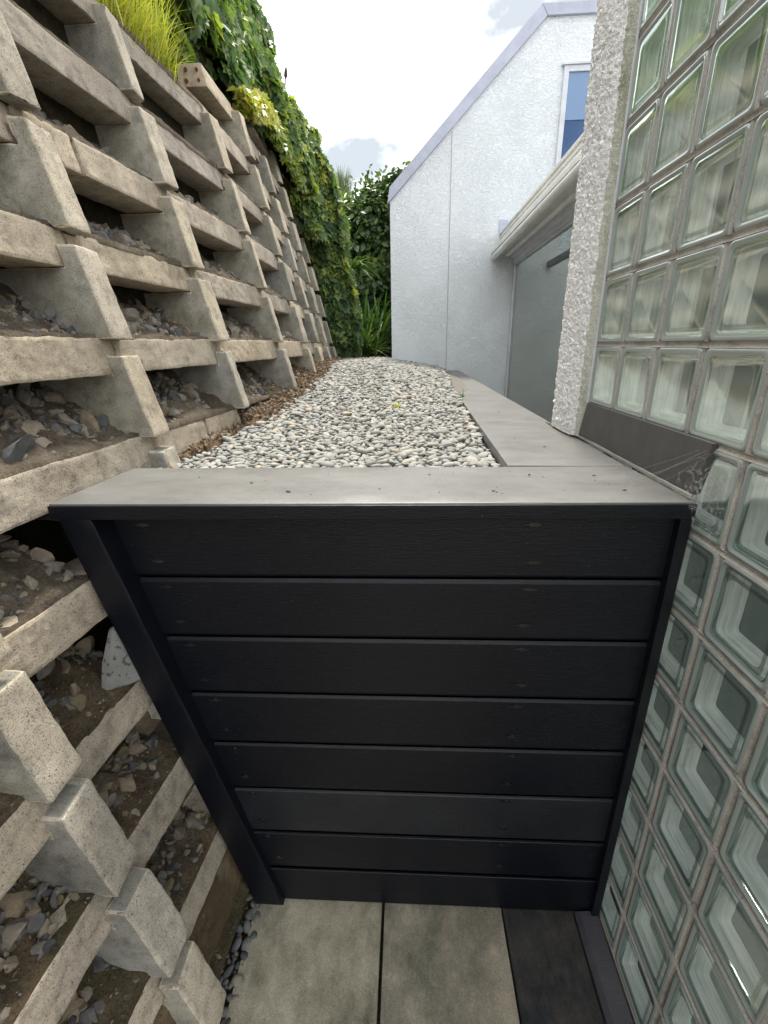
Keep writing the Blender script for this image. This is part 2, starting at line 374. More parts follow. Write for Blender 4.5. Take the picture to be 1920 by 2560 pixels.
# far ground behind the house side
V = []; F = []; xs = np.linspace(-9, -.1, 30); ys = np.linspace(6.4, 30, 30)
for y in ys:
    for x in xs:
        V.append((x, y, -.2 + max(0, -1.2-x)*.35*min(1, 1) + .03*noise.noise(Vector((x, y, 3)))))
for j in range(29):
    for i in range(29): F.append((j*30+i, j*30+i+1, (j+1)*30+i+1, (j+1)*30+i))
g = mesh_obj('garden_terrain', V, F, M_EARTH, smooth=True); g['kind'] = 'structure'
# bank behind and above the crib wall
V = []; F = []; ys = np.linspace(-1.6, 6.35, 60); ds = [(.16, 0), (.3, .02), (.6, .12), (1.0, .35), (1.6, .8), (2.6, 1.5), (5, 2.6)]
for y in ys:
    zt = float(np.interp(y, YC, [1.20, 1.20, 1.20, 1.20, 1.20, 1.24, 1.45, 1.50, 1.75, 1.78]))
    for dd, dz in [(.42, -2.4)]+ds:
        z = zt+dz; V.append((X(y, min(z, zt))-dd, y, z+.05*noise.noise(Vector((dd*4, y*4, 1)))))
n = len(ds)+1
for j in range(len(ys)-1):
    for i in range(n-1): F.append((j*n+i, (j+1)*n+i, (j+1)*n+i+1, j*n+i+1))
g = mesh_obj('hillside', V, F, M_EARTH, smooth=True); g['kind'] = 'structure'

# ------------------------------------------------------------------ crib wall
crib = empty('crib_retaining_wall', (-.7, 2.5, -1.83))
tag(crib, 'tall leaning crib retaining wall of interlocking concrete blocks filled with rubble', 'retaining wall')
parts = []
def header(c, r):
    y0 = YC[c]+random.uniform(-.006, .006); jx = random.uniform(-.006, .006); tw = random.uniform(-.006, .006)
    zb = -.270+PZ*r+random.uniform(-.003, .003); zt = -.018+PZ*r; zs0 = ST+PZ*r+.001; zs1 = ST+PZ*(r+1)-SH-.001
    prof = [(0, zb), (0, zt), (.052, zt+.004), (.056, zs1), (.55, zs1), (.55, zs0), (.058, zs0), (.054, zb-.001)]
    V = []
    for s in (0, 1):
        for dd, z in prof:
            yy = y0+s*HW; V.append((XC[c]+jx+tw*(s*2-1)-BAT*z-dd, yy, z))
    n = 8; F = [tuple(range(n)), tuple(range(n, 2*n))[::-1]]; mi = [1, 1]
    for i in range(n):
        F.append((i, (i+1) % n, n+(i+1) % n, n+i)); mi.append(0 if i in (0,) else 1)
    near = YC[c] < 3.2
    o = solid('header_block', V, F, [M_END, M_SIDE_SHADE], None, .006, 2, .019 if near else .07, .0030, c*31+r, mi)
    parts.append(o)
for c in range(1, 10):
    for r in range(LOW[c], TOP[c]+1):
        if YC[c] < .7 and -2 < r and r > 0 and c < 2: continue
        header(c, r)
def stretcher(y0, y1, k, split=None, h=SH):
    segs = [(y0, y1)] if split is None else [(y0, split-.007), (split+.009, y1)]
    for a, b in segs:
        zt = ST+PZ*k+random.uniform(-.002, .002); zb = zt-h; rec = .050+random.uniform(-.006, .006); V = []
        for y in (a, b):
            fx = facex(y)
            V += [(fx-BAT*zb-rec-.004, y, zb), (fx-BAT*zt-rec, y, zt), (fx-BAT*zt-rec-.15, y, zt), (fx-BAT*zb-rec-.17, y, zb)]
        F = [(0, 1, 2, 3), (7, 6, 5, 4), (0, 4, 5, 1), (1, 5, 6, 2), (2, 6, 7, 3), (3, 7, 4, 0)]
        near = y0 < 2.4
        parts.append(solid('stretcher_beam', V, F, M_BEAM, None, .008, 2, .023 if near else .08, .0030, k*17+y0*5))
for c in range(0, 9):
    lo = max(LOW[c], LOW[c+1])
    for k in range(lo, min(TOP[c], TOP[c+1])+2):
        if c == 0 and k > 3: continue
        if k == 0 and c >= 4: continue          # buried under the pebbles further along
        if k == 6 and c == 5: continue
        if k == -5: continue
        a, b = YC[c]+HW/2+.002, YC[c+1]+HW/2-.002
        sp = None
        if (c, k) == (3, 3): sp = 1.69
        if (c, k) == (3, 0): sp = 1.84
        stretcher(a, b, k, sp)
stretcher(3.27, 3.70+.045, 6); st_end = parts[-1]; st_end['label'] = 'topmost cut beam with rusty bar ends showing'
stretcher(4.62, 5.25+.045, 7)
stretcher(YC[4]+.05-.30, YC[4]-.004, -1+1) if False else None
adopt(crib, parts)
# rusty reinforcing ends on the cut beam
zt = ST+PZ*6
for i, (dx, dz, rr) in enumerate([(.035, -.03, .009), (.10, -.028, .011), (.04, -.078, .008), (.115, -.08, .011)]):
    xx = X(3.27, zt+dz)-.05-dx
    o = tube('bar_end', [(xx, 3.268, zt+dz), (xx, 3.262, zt+dz)], rr, plain('rust', (.16, .05, .025), .9, .1) if i == 0 else bpy.data.materials['rust'], None, 9)
    adopt(crib, [o])

# footing at the base below the lowest stretchers
V = []; F = []; ys = np.linspace(-1.0, 1.06, 50)
for y in ys:
    for dd, z in ((.10, -1.545), (.065, -1.60), (.075, -1.72), (.10, -1.9)):
        V.append((X(y, z, dd)+.010*noise.noise(Vector((y*8, z*8, 2))), y, z+.012*noise.noise(Vector((y*9, z*5, 7)))))
for j in range(49):
    for i in range(3): F.append((j*4+i, (j+1)*4+i, (j+1)*4+i+1, j*4+i+1))
foot = mesh_obj('concrete_footing', V, F, M_FOOT, smooth=True)
tag(foot, 'mossy brown concrete footing under the lowest blocks of the crib wall', 'footing')

# ------------------------------------------------------------------ rock templates and scatter
def ico(sub):
    bm = bmesh.new(); bmesh.ops.create_icosphere(bm, subdivisions=sub, radius=1)
    V = np.array([v.co[:] for v in bm.verts]); F = np.array([[v.index for v in f.verts] for f in bm.faces]); bm.free(); return V, F
IV2, IF2 = ico(2); IV1, IF1 = ico(1); IV3, IF3 = ico(3)
def rock_tpl(base, seed):
    r = np.random.default_rng(seed); V = base.copy()
    for _ in range(12):                       # cut planar facets
        nrm = r.normal(size=3); nrm /= np.linalg.norm(nrm); dd = r.uniform(.30, .72)
        s = V@nrm; V = V - np.outer(np.maximum(0, s-dd), nrm)
    return V*r.uniform(.75, 1.25, 3)
ROCKS = [rock_tpl(IV2, i) for i in range(14)]
GRIT = [IV1*np.array((1, .8, .6)) for _ in range(6)]
def peb_tpl(seed):
    r = np.random.default_rng(seed+99); V = IV2.copy(); a = r.uniform(-.14, .14, (3, 3)); V = V + (V**2)@a
    return V
PEBS = [peb_tpl(i) for i in range(10)]
def rotm(n):                                  # n random rotation matrices
    q = RNG.normal(size=(n, 4)); q /= np.linalg.norm(q, axis=1)[:, None]; w_, x, y, z = q.T
    return np.stack([1-2*(y*y+z*z), 2*(x*y-z*w_), 2*(x*z+y*w_), 2*(x*y+z*w_), 1-2*(x*x+z*z), 2*(y*z-x*w_), 2*(x*z-y*w_), 2*(y*z+x*w_), 1-2*(x*x+y*y)], 1).reshape(n, 3, 3)
def scatter(name, items, tpls, F0, m, smooth, parent=None):
    """items: list of (tpl index, pos, 3x3 with scale, tint)"""
    nv = len(tpls[0]); VV = np.empty((len(items)*nv, 3)); T = np.empty(len(items)*nv)
    for i, (k, p, A, tt) in enumerate(items):
        VV[i*nv:(i+1)*nv] = tpls[k]@A.T+p; T[i*nv:(i+1)*nv] = tt
    FF = (F0[None]+(np.arange(len(items))*nv)[:, None, None]).reshape(-1, F0.shape[1])
    return mesh_obj(name, VV, FF, m, parent, smooth=smooth, tint=T)

# rubble fill: sloping sheet + angular stones in every course
for low in (0, 1):
    V = []; F = []; items = []
    for k in range(-5, 8):
        if (k < -1) != bool(low): continue
        ya, yb = (-.9, 1.02) if k < 0 else (-.3, 6.05)
        if k >= 5: ya = 2.3
        if k == 6: ya = 3.8
        if k == 7: ya = 5.3
        ny = int((yb-ya)/.03); z0 = ST+PZ*k-.006; us = np.linspace(0, 1, 9); base = len(V)
        if k == 0: z0 += 0
        for j in range(ny+1):
            y = ya+(yb-ya)*j/ny
            V.append((X(y, z0)-.0525, y, z0-.008))
            for u in us:
                dd = .054+.38*u; z = z0+.011+.235*max(0, u-.10)**1.05
                nn = noise.noise(Vector((y*6, u*3+k*5, k)))*.035+noise.noise(Vector((y*19, u*8+k*5, k)))*.030
                V.append((X(y, z0)-dd+nn*.4*min(1, u*6), y, z+.003+nn*min(1, .15+u*4)))
        for j in range(ny):
            for i in range(9): a = base+j*10+i; F.append((a, a+10, a+11, a+1))
        cnt = int((yb-ya)*(1500 if not low else 1900))
        if k >= 5: cnt //= 2
        A = rotm(cnt)
        for i in range(cnt):
            y = random.uniform(ya, yb); u = random.random()**.8; s = random.choice([.005, .006, .007, .009, .011, .014, .017, .021, .027, .036])*random.uniform(.8, 1.2)
            if y > 3.2: s *= 1.15
            if u < .12: s *= .5
            z = z0+.008+.235*max(0, u-.10)**1.05+s*.25; dd = .068+.37*u
            items.append((random.randrange(14), np.array((X(y, z0)-dd, y, z)), A[i]*s, random.random()**1.1))
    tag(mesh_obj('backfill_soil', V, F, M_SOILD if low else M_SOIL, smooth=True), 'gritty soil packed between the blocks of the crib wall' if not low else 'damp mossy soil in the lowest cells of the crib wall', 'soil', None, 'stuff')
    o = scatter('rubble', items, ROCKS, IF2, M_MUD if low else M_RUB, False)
    its = []
    for _ in range(16000 if not low else 9000):
        k = random.choice(range(0, 6) if not low else range(-5, -1)) if low else random.choice((-1, 0, 0, 0, 1, 1, 2, 2, 3, 4))
        ya, yb = (-.6, 1.02) if k < 0 else (.2, 4.2); z0 = ST+PZ*k-.006; y = random.uniform(ya, yb); u = random.random(); sz = random.uniform(.0016, .0045)
        nn = noise.noise(Vector((y*6, u*3+k*5, k)))*.035+noise.noise(Vector((y*19, u*8+k*5, k)))*.030
        its.append((random.randrange(6), np.array((X(y, z0)-.054-.38*u+nn*.4*min(1, u*6), y, z0+.0125+.235*max(0, u-.10)**1.05+nn*min(1, .25+u*4))), rotm(1)[0]*sz, random.random()))
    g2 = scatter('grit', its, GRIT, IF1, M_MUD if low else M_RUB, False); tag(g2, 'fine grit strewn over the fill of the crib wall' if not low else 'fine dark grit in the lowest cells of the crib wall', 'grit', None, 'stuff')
    tag(o, 'small crushed stones lying in the cells of the crib wall' if not low else 'dark crushed stones lying in the lowest cells of the crib wall', 'rubble', None, 'stuff')

# larger rocks one can pick out
def rock(name, pos, size, tint, m, label, seed, rot=(0, 0, 0), cat='rock'):
    V = rock_tpl(IV3, seed+50); V = V+.05*np.array([[noise.noise(Vector(v)*3+Vector((seed, 0, 0))) for _ in range(3)] for v in V])
    A = np.array(Matrix(((1, 0, 0), (0, 1, 0), (0, 0, 1))).to_3x3())
    from mathutils import Euler
    A = np.array(Euler(rot).to_matrix()) @ np.diag(size)
    o = mesh_obj(name, V@A.T, IF3, m, tint=np.full(len(V), tint)); o.location = pos
    tag(o, label, cat); return o
def rk(y, k, u, lift=0):                      # a spot in the fill of course k
    z0 = ST+PZ*k; return (X(y, z0)-.075-.36*u, y, z0-.01+.235*max(0, u-.1)+lift)
rock('rock', rk(2.62, 1, .22, .02), (.07, .12, .045), .62, M_RUB, 'large flat grey-brown rock resting on a beam low in the crib wall beside the pebbles', 1, (.2, .15, .1))
rock('rock', rk(1.17, 0, .30, .03), (.05, .09, .045), .78, M_RUB, 'tan angular rock in the cell above the left end of the black cap', 2, (0, .2, .4))
rock('rock', rk(1.02, 0, .12, .03), (.06, .08, .055), .08, M_RUB, 'dark blue-grey rock at the left frame edge in the cell above the cap', 3, (.3, 0, 0))
rock('rock', rk(1.33, 3, .15, .035), (.05, .07, .06), .10, M_RUB, 'dark rounded rock beside the big leaning header block at the left edge', 4)
rock('rock', rk(1.95, 1, .30, .03), (.045, .06, .05), .12, M_RUB, 'blue-black angular rock in the open cell above the second beam', 5, (.5, .2, 0))
rock('rock', rk(1.82, 1, .32, .03), (.04, .07, .06), .55, M_RUB, 'rounded brown-grey rock next to the blue-black one in the open cell', 6, (.1, .6, 0))
rock('rock', rk(1.95, 2, .22, .03), (.035, .08, .035), .38, M_RUB, 'long pale grey rock lying in the cell right of the leaning header', 7, (.1, .2, .3))
rock('rock', rk(.90, -2, .42, .05), (.035, .035, .09), .5, M_RUB, 'upright grey stone in the cell left of the black post', 8)
# speckled concrete shard beside the black post
V = [(0, 0, 0), (.05, .085, -.01), (.045, .115, .09), (.02, .115, .20), (.01, .09, .20), (-.004, .045, .10)]
V = [(a, b, c) for a, b, c in V]+[(a-.022, b, c) for a, b, c in V]
n = 6; F = [tuple(range(n)), tuple(range(n, 2*n))[::-1]]+[(i, (i+1) % n, n+(i+1) % n, n+i) for i in range(n)]
m, t, b = mat('speckled_shard'); p = geo(t)
c = mix(t, mix(t, (.13, .13, .12), (.22, .22, .205), noise_n(t, 30, 5, .7, p)), (.07, .07, .07), ramp(t, noise_n(t, 75, 1, .4, p), (.60, 0), (.66, 1)))
t.links.new(c, b.inputs['Base Color']); b.inputs['Roughness'].default_value = .9; bump(t, b, noise_n(t, 90, 4, .7, p), .5, .004)
o = solid('concrete_shard', [(a, b*.85, c*.78) for a, b, c in V], F, m, None, .004, 1, .02, .002, 3); o.location = (X(.90, -.86)-.075, .905, -.855)
tag(o, 'pale concrete shard speckled with dark stones, standing in the cell beside the black post', 'concrete shard')
# broken concrete pieces where the pebbles meet the cap
for (px_, py_, sz, sd_, lab) in [(-.845, 1.375, (.05, .035, .035), 21, 'broken grey concrete lump against the back corner of the black cap'), (-.775, 1.40, (.04, .045, .03), 22, 'broken tan concrete lump half buried at the edge of the pebbles')]:
    rock('concrete_lump', (px_, py_, -.362), sz, .6 if sd_ == 22 else .38, M_RUB, lab, sd_, (0, 0, .3), 'concrete lump')
# brown crumbly soil spilling out between the lowest headers
V = []; F = []; items = []; ys = np.linspace(1.5, 6.1, 110); us = np.linspace(0, 1, 12)
for y in ys:
    sp = .075+.045*noise.noise(Vector((y*3, 0, 9)))+(.0 if y > 2.2 else -.05)
    for u in us:
        x = X(y, -.2)-.30+u*(.30+sp); z = gz(x, y)+.13*(1-u)**1.3+.012-.03*(u > .99)+.028*noise.noise(Vector((x*13, y*13, 0)))+.016*noise.noise(Vector((x*34, y*34, 0)))
        V.append((x, y, z))
for j in range(len(ys)-1):
    for i in range(11): a = j*12+i; F.append((a, a+1, a+13, a+12))
tag(mesh_obj('crumbly_soil', V, F, mat_soil('rusty_soil', (.17, .105, .06), (.27, .19, .12), (.09, .055, .03)), smooth=True), 'rusty brown crumbly soil spilling from the foot of the crib wall onto the pebbles', 'soil', None, 'stuff')

its = []
for _ in range(11000):
    y = 1.5+4.6*random.random()**1.2; u = random.random()
    x = X(y, -.2)-.28+u*(.30+.05+(.03 if y > 2.2 else -.05)); sz = random.choice([.003, .004, .005, .007, .009, .013])*random.uniform(.8, 1.2)
    z = gz(x, y)+.13*(1-u)**1.3+.012+sz*.15+.028*noise.noise(Vector((x*13, y*13, 0)))
    its.append((random.randrange(14), np.array((x, y, z)), rotm(1)[0]*sz, random.random()))
M_CLOD = mat_stone('soil_clod', ((0, (.08, .055, .035)), (.4, (.16, .115, .075)), (.7, (.24, .18, .12)), (.9, (.30, .25, .18)), (1, (.22, .21, .19))), .95, .7, 50, .006)
o = scatter('soil_clods', its, ROCKS, IF2, M_CLOD, False); tag(o, 'loose brown clods and grit at the foot of the crib wall', 'soil clods', None, 'stuff')

# ------------------------------------------------------------------ pebbles
items = []; grid = {}; cs = .03
def inner_x(y): return float(np.interp(y, [1.3, 6.3], [.295, .43]))
def try_put(x, y, r, layer):
    gx, gy = int(x/cs), int(y/cs)
    for a in range(gx-2, gx+3):
        for b_ in range(gy-2, gy+3):
            for (qx, qy, qr) in grid.get((a, b_, layer), ()):
                if (qx-x)**2+(qy-y)**2 < ((qr+r)*.80)**2: return False
    grid.setdefault((gx, gy, layer), []).append((x, y, r)); return True
def peb(x, y, s, lz):
    a = s*random.uniform(1.0, 1.65); b_ = s*random.uniform(.75, 1.05); c_ = s*random.uniform(.36, .58)
    th = random.uniform(0, math.pi); tl = random.gauss(0, .22); tp = random.gauss(0, .22)
    Rm = np.array((Matrix.Rotation(tl, 3, 'X')@Matrix.Rotation(tp, 3, 'Y')@Matrix.Rotation(th, 3, 'Z')))
    items.append((random.randrange(10), np.array((x, y, gz(x, y)+lz)), Rm@np.diag((a, b_, c_)), random.random()))
for layer, tries, lz in ((0, 38000, -.004), (1, 24000, .009)):
    for _ in range(tries):
        y = 1.30+5.2*random.random()**1.25; left = X(y, -.28)+(.02 if y > 1.6 else -.02); x = random.uniform(left, min(.40, inner_x(y)-.012))
        if y > 6.28 and x > -.22: continue
        edge = left+.035+.05*noise.noise(Vector((y*4, 3, 0)))
        if x < edge and random.random() < (.85 if y > 2.1 else .35): continue
        s = random.choice([.008, .010, .011, .013, .016, .021 if layer else .013])*(1.06 if y > 2 else 1)
        if y > 3.2: s *= 1.12
        if try_put(x, y, s, layer): peb(x, y, s, lz+s*.25)
# top up along the cap edges
o = scatter('pebbles', items, PEBS, IF2, M_PEB, True)
tag(o, 'smooth grey river pebbles covering the bed behind the black cap', 'pebbles', None, 'stuff')
print('pebbles', len(items))
# small pebbles between footing and paving
items = []; grid = {}
for _ in range(1500):
    y = random.uniform(.2, 1.0); x = random.uniform(-.625, -.51); s = random.choice([.006, .008, .011, .014, .017])
    if try_put(x, y, s, 0):
        peb(x, y, s, 0); items[-1][1][2] = -1.836+s*.3; pass
o = scatter('pebbles', items, PEBS, IF2, mat_stone('dark_pebble', ((0, (.05, .055, .06)), (.5, (.11, .115, .115)), (.85, (.15, .14, .125)), (1, (.24, .21, .16))), .6, .12, 55, .002), True)
tag(o, 'small dark pebbles in the gap between footing and paving', 'pebbles', None, 'stuff')

# ------------------------------------------------------------------ pavement
FZ = -1.83
for nm, x0, x1, mm, lab in (('paving_slab', -.535, -.093, M_PAVE, 'left concrete paving slab at the foot of the black screen'), ('paving_slab', -.083, .318, M_PAVE2, 'right concrete paving slab, darker stained, beside the black strip')):
    o = box(nm, x0, x1, .05, .995, FZ-.05, FZ, mm, None, .004, sub=.06, amp=.0006); tag(o, lab, 'paving slab')
    o = box(nm, x0, x1, -1.2, .04, FZ-.05, FZ, mm, None, .004); tag(o, lab.split(',')[0].replace('at the foot of the black screen', 'nearer the viewer').replace('right concrete', 'right-hand concrete')+(', nearest the viewer' if 'right' in lab else ''), 'paving slab')
o = box('concrete_strip', .324, .560, -1.2, .995, FZ-.05, FZ-.004, M_DARKPAVE, None, .004, sub=.06, amp=.0006)
tag(o, 'black-stained concrete strip between the paving and the metal flashing', 'concrete strip')
V = [(.563, -1.2, FZ+.004), (.563, .985, FZ+.004), (.580, .985, FZ+.016), (.580, -1.2, FZ+.016), (.634, .985, FZ+.022), (.634, -1.2, FZ+.022), (.634, .985, FZ-.03), (.634, -1.2, FZ-.03), (.563, .985, FZ-.03), (.563, -1.2, FZ-.03)]
F = [(0, 1, 2, 3), (3, 2, 4, 5), (5, 4, 6, 7), (0, 9, 8, 1), (9, 7, 6, 8), (1, 8, 6, 4, 2), (0, 3, 5, 7, 9)]
o = solid('base_flashing', V, F, M_GREYMETAL, None, .0015, 1); tag(o, 'dark folded metal flashing along the foot of the glass block wall', 'flashing')
# sub-base under everything at path level
o = box('path_base', -.66, .70, -1.2, .999, -1.895, FZ-.052, M_SOILD, None, 0); o['kind'] = 'structure'

# ------------------------------------------------------------------ black timber box
tb = empty('timber_retaining_box', (0, 1.0, FZ))
tag(tb, 'black-stained timber screen and cap holding back the pebble bed', 'timber screen'); P = []
CZ = -.342
def prism(name, poly, z0, z1, m, **k):
    n = len(poly); V = [(x, y, z0) for x, y in poly]+[(x, y, z1) for x, y in poly]
    F = [tuple(range(n))[::-1], tuple(range(n, 2*n))]+[(i, (i+1) % n, n+(i+1) % n, n+i) for i in range(n)]
    return solid(name, V, F, m, None, **k)
P.append(prism('cap_board', [(-.860, .974), (.640, .974), (.628, 1.288), (-.845, 1.308)], CZ-.036, CZ, [M_CAP], bev=.003, sub=.12, amp=.0003))
P.append(prism('cap_board', [(.296, 1.3105), (.628, 1.2915), (.640, 2.2), (.672, 6.297), (.436, 6.297)], CZ-.036, CZ-.0005, [M_CAP], bev=.003))
fas = box('front_fascia', -.858, .639, .966, .9735, CZ-.038, CZ-.003, M_BLACK, None, .002); P.append(fas)
# planks: panel slightly skewed, deeper at its upper left
def PP(x, z, off=0):
    u = (.62-x)/1.36; v = (z+1.83)/1.45; y = .990+.050*max(0, u)*max(0, v)+off
    f = y/.994; return (x*f, y, z*f if z > -1.8 else z)
GR = [-.372, -.545, -.725, -.915, -1.10, -1.287, -1.481, -1.658, -1.832]
for i in range(8):
    zt, zb = GR[i], GR[i+1]; V = []
    for x in (-.80+.19*(-(zt+.37)), .637):
        x0 = x
        for (off, z) in ((.004, zb+.0015), (0, zb+.006), (0, zt-.017), (.0075, zt-.004), (.03, zt-.004), (.03, zb+.0015)):
            V.append(PP(x0, z, off))
    F = [(5, 4, 3, 2, 1, 0), (6, 7, 8, 9, 10, 11)]+[(j, (j+1) % 6, 6+(j+1) % 6, 6+j) for j in range(6)]
    P.append(solid('plank', V, F, M_BOARD6 if i == 5 else M_BLACK, None, .0012, 1))
    if i == 5: P[-1]['label'] = 'slightly paler worn board, third from the bottom'
P.append(solid('light_stop_sheet', [PP(-.80, -.40, .034), PP(.636, -.40, .034), PP(.636, -1.83, .034), PP(-.53, -1.83, .034), PP(-.80, -.40, .044), PP(.636, -.40, .044), PP(.636, -1.83, .044), PP(-.53, -1.83, .044)], BOXF, M_BLACK, None, 0))  # unseen sheet added to stop light showing between the planks
# edge trims
def lean(z): return -.846+(-.379-z)*.2145
V = []
for z in (-.3785, FZ-.004):
    xl = lean(z); wd = .083
    V += [(xl, .972, z), (xl, 1.075, z), (xl+wd+(.015 if z < -1 else 0), 1.075, z), (xl+wd+(.015 if z < -1 else 0), .972, z)]
F = [(0, 1, 2, 3), (7, 6, 5, 4), (0, 4, 5, 1), (1, 5, 6, 2), (2, 6, 7, 3), (3, 7, 4, 0)]
P.append(solid('side_post', V, F, M_BLACK, None, .004, 2, .05, .0006))
P.append(box('side_trim', .612, .6375, .969, 1.03, FZ+.0, -.3785, M_BLACK, None, .002))
# screws
for i in range(7):
    for zz in (GR[i]-.032, GR[i+1]+.042):
        for xx in (-.655+.172*(-(zz+.38))*1.0, .300):
            c = PP(xx+random.uniform(-.006, .006), zz, -.0005)
            o = tube('screw', [(c[0], c[1]+.002, c[2]), (c[0], c[1]-.0008, c[2])], [.0062, .0048], M_SCREW, None, 10); P.append(o)
            sl = mesh_obj('split', [(c[0]-.022, c[1]-.0006, c[2]+.001), (c[0]-.004, c[1]-.0008, c[2]+.006), (c[0]+.02, c[1]-.0006, c[2]), (c[0]+.002, c[1]-.0008, c[2]-.006)], [(0, 1, 2, 3)], M_SCREW); P.append(sl)
# side board holding the gravel along the side cap
P.append(prism('side_board', [(.40, 1.33), (.43, 1.33), (.53, 6.25), (.50, 6.25)], -1.5, CZ-.0365, [M_BLACK], bev=.002))
adopt(tb, P)
# bits of debris on the cap
spots = [(-.42, 1.14), (-.30, 1.06), (-.07, 1.08), (.21, 1.06), (.215, 1.05), (.33, 1.20), (.50, 1.19), (.52, 1.06), (.40, 1.7), (.47, 2.4), (.47, 1.55), (.06, 1.21)]
its = []
for i, (x, y) in enumerate(spots+[(random.uniform(-.6, .6), random.uniform(1.0, 1.28)) for _ in range(26)]):
    sz = random.uniform(.003, .006) if i < 12 else random.uniform(.0012, .0025)
    its.append((i % 14, np.array((x, y, CZ+sz*.3)), np.diag((sz*1.4, sz, sz*.5)), 0))
o = scatter('debris_crumbs', its, ROCKS, IF2, M_DARK, False); tag(o, 'tiny dark crumbs of debris scattered on the cap', 'debris', None, 'stuff')
# sealant line and upstand flashing against the glass
V = [(.632, .985, CZ+.001), (.634, 1.72, CZ+.001), (.648, 1.72, CZ+.001), (.648, .985, CZ+.001)]
o = solid('sealant_strip', V+[(a, b, c+.012) for a, b, c in V], [(0, 3, 2, 1), (4, 5, 6, 7), (0, 1, 5, 4), (1, 2, 6, 5), (2, 3, 7, 6), (3, 0, 4, 7)], M_SEAL, None, .003, 2, .03, .0012)
tag(o, 'pale weathered sealant strip between the cap and the charcoal upstand', 'sealant strip')
V = [(.636, .965, CZ+.013), (.636, 1.712, CZ+.013), (.636, 1.655, CZ+.135), (.636, .885, CZ+.135)]
V = [(.634, .985, CZ+.0135), (.634, 1.70, CZ+.0135), (.634, 1.655, -.207), (.634, .955, -.207)]
o = solid('upstand_flashing', V+[(a+.0165, b, c) for a, b, c in V], [(0, 1, 2, 3), (7, 6, 5, 4), (0, 4, 5, 1), (1, 5, 6, 2), (2, 6, 7, 3), (3, 7, 4, 0)], M_FLASH, None, .002)
tag(o, 'charcoal upstand flashing below the glass blocks above the cap', 'flashing')

# ------------------------------------------------------------------ glass block wall
GX, GY0, GZ0 = .642, 1.669, -.0147
gw = empty('glass_block_wall', (GX+.04, 1.0, FZ)); tag(gw, 'tall wall of square green-tinted glass blocks in grey mortar', 'glass block wall'); P = []
BS = .0945
def rsq(h, r, n=4):                        # rounded square in (y,z)
    pts = []
    for cx, cy, a0 in ((1, 1, 0), (-1, 1, 90), (-1, -1, 180), (1, -1, 270)):
        for k in range(n+1):
            a = R(a0+90*k/n); pts.append((cx*(h-r)+r*math.cos(a), cy*(h-r)+r*math.sin(a)))
    return pts
def ringmesh(rings):
    V = []; F = []; n = len(rings[0][1])
    for x, pts in rings: V += [(x, a, b_) for a, b_ in pts]
    for i in range(len(rings)-1):
        for k in range(n): F.append((i*n+k, i*n+(k+1) % n, (i+1)*n+(k+1) % n, (i+1)*n+k))
    return V, F, n
# body: outer edge, front rim, then inner walls in two steps
V, F, n = ringmesh([(.05, rsq(BS, .012)), (.004, rsq(BS, .012)), (0.0, rsq(BS-.004, .012)), (0.0, rsq(BS-.009, .012)), (.004, rsq(BS-.013, .012)), (.0045, rsq(BS-.016, .012)), (.012, rsq(BS-.018, .014))])
me_edge = mesh_obj('glass_block', V, F, M_EDGE, smooth=True, sharp=55)
V, F, n = ringmesh([(.012, rsq(BS-.018, .014)), (.026, rsq(BS-.020, .011)), (.0275, rsq(BS-.0235, .010)), (.044, rsq(BS-.026, .009)), (.0505, rsq(BS-.030, .009))])
me_in = mesh_obj('inner_wall', V, F, M_BODY, smooth=True, sharp=45)
V, F, n = ringmesh([(.0505, rsq(BS-.030, .009)), (.053, rsq(BS-.036, .009))]); V.append((.053, 0, 0)); F += [(n+k, n+(k+1) % n, 2*n) for k in range(n)]
me_back = mesh_obj('back_pane', V, F, M_BACK, smooth=True)
V, F, n = ringmesh([(.0042, rsq(BS-.0135, .012)), (.0015, rsq(BS-.022, .012)), (.0025, rsq(BS-.032, .014))]); V.append((.0028, 0, 0)); F += [(n+k, n+(k+1) % n, 2*n) for k in range(n)]
me_pane = mesh_obj('front_pane', V, F, M_PANE, smooth=True)
first = True
for i in range(7):
    for j in range(-9, 5):
        # block centre lies between joints i and i+1, rows j and j+1
        c = (GX, GY0-.2*(i+.5), GZ0+.2*(j+.5))
        if first: quad = [me_edge, me_in, me_back, me_pane]; first = False
        else: quad = [o.copy() for o in (me_edge, me_in, me_back, me_pane)]; [COL.objects.link(o) for o in quad]
        quad[0].location = c
        for q in quad[1:]: q.parent = quad[0]; q.location = (0, 0, 0)
        P.append(quad[0])
ye = GY0-1.4; zb, zt = GZ0-1.8, GZ0+1.0
# mortar: continuous bed joints and short perpends, tooled concave
def joint(kind, a0, a1, c):
    prof = [(-.0058, 0), (-.0058, -.0), (-.004, .0035), (0, .005), (.004, .0035), (.0058, 0)]
    pr = [(-.0064, .0008), (-.0035, .005), (0, .0062), (.0035, .005), (.0064, .0008), (.0064, .06), (-.0064, .06)]
    V = []
    for a in (a0, a1):
        for q, dp in pr: V.append((GX+dp, a, c+q) if kind == 'h' else (GX+dp+.0004, c+q, a))
    n = len(pr); F = [tuple(range(n)), tuple(range(n, 2*n))[::-1]]+[(k, (k+1) % n, n+(k+1) % n, n+k) for k in range(n)]
    return V, F
VV = []; FF = []
def addm(VF):
    b0 = len(VV); VV.extend(VF[0]); FF.extend([tuple(x+b0 for x in f) for f in VF[1]])
for j in range(-9, 6): addm(joint('h', ye, GY0-.001, GZ0+.2*j))
for i in range(0, 8):
    for j in range(-9, 5): addm(joint('v', GZ0+.2*j+.006, GZ0+.2*(j+1)-.006, GY0-.2*i))
mo = mesh_obj('mortar', VV, FF, M_MORTAR, smooth=True, sharp=60); P.append(mo)
adopt(gw, P)
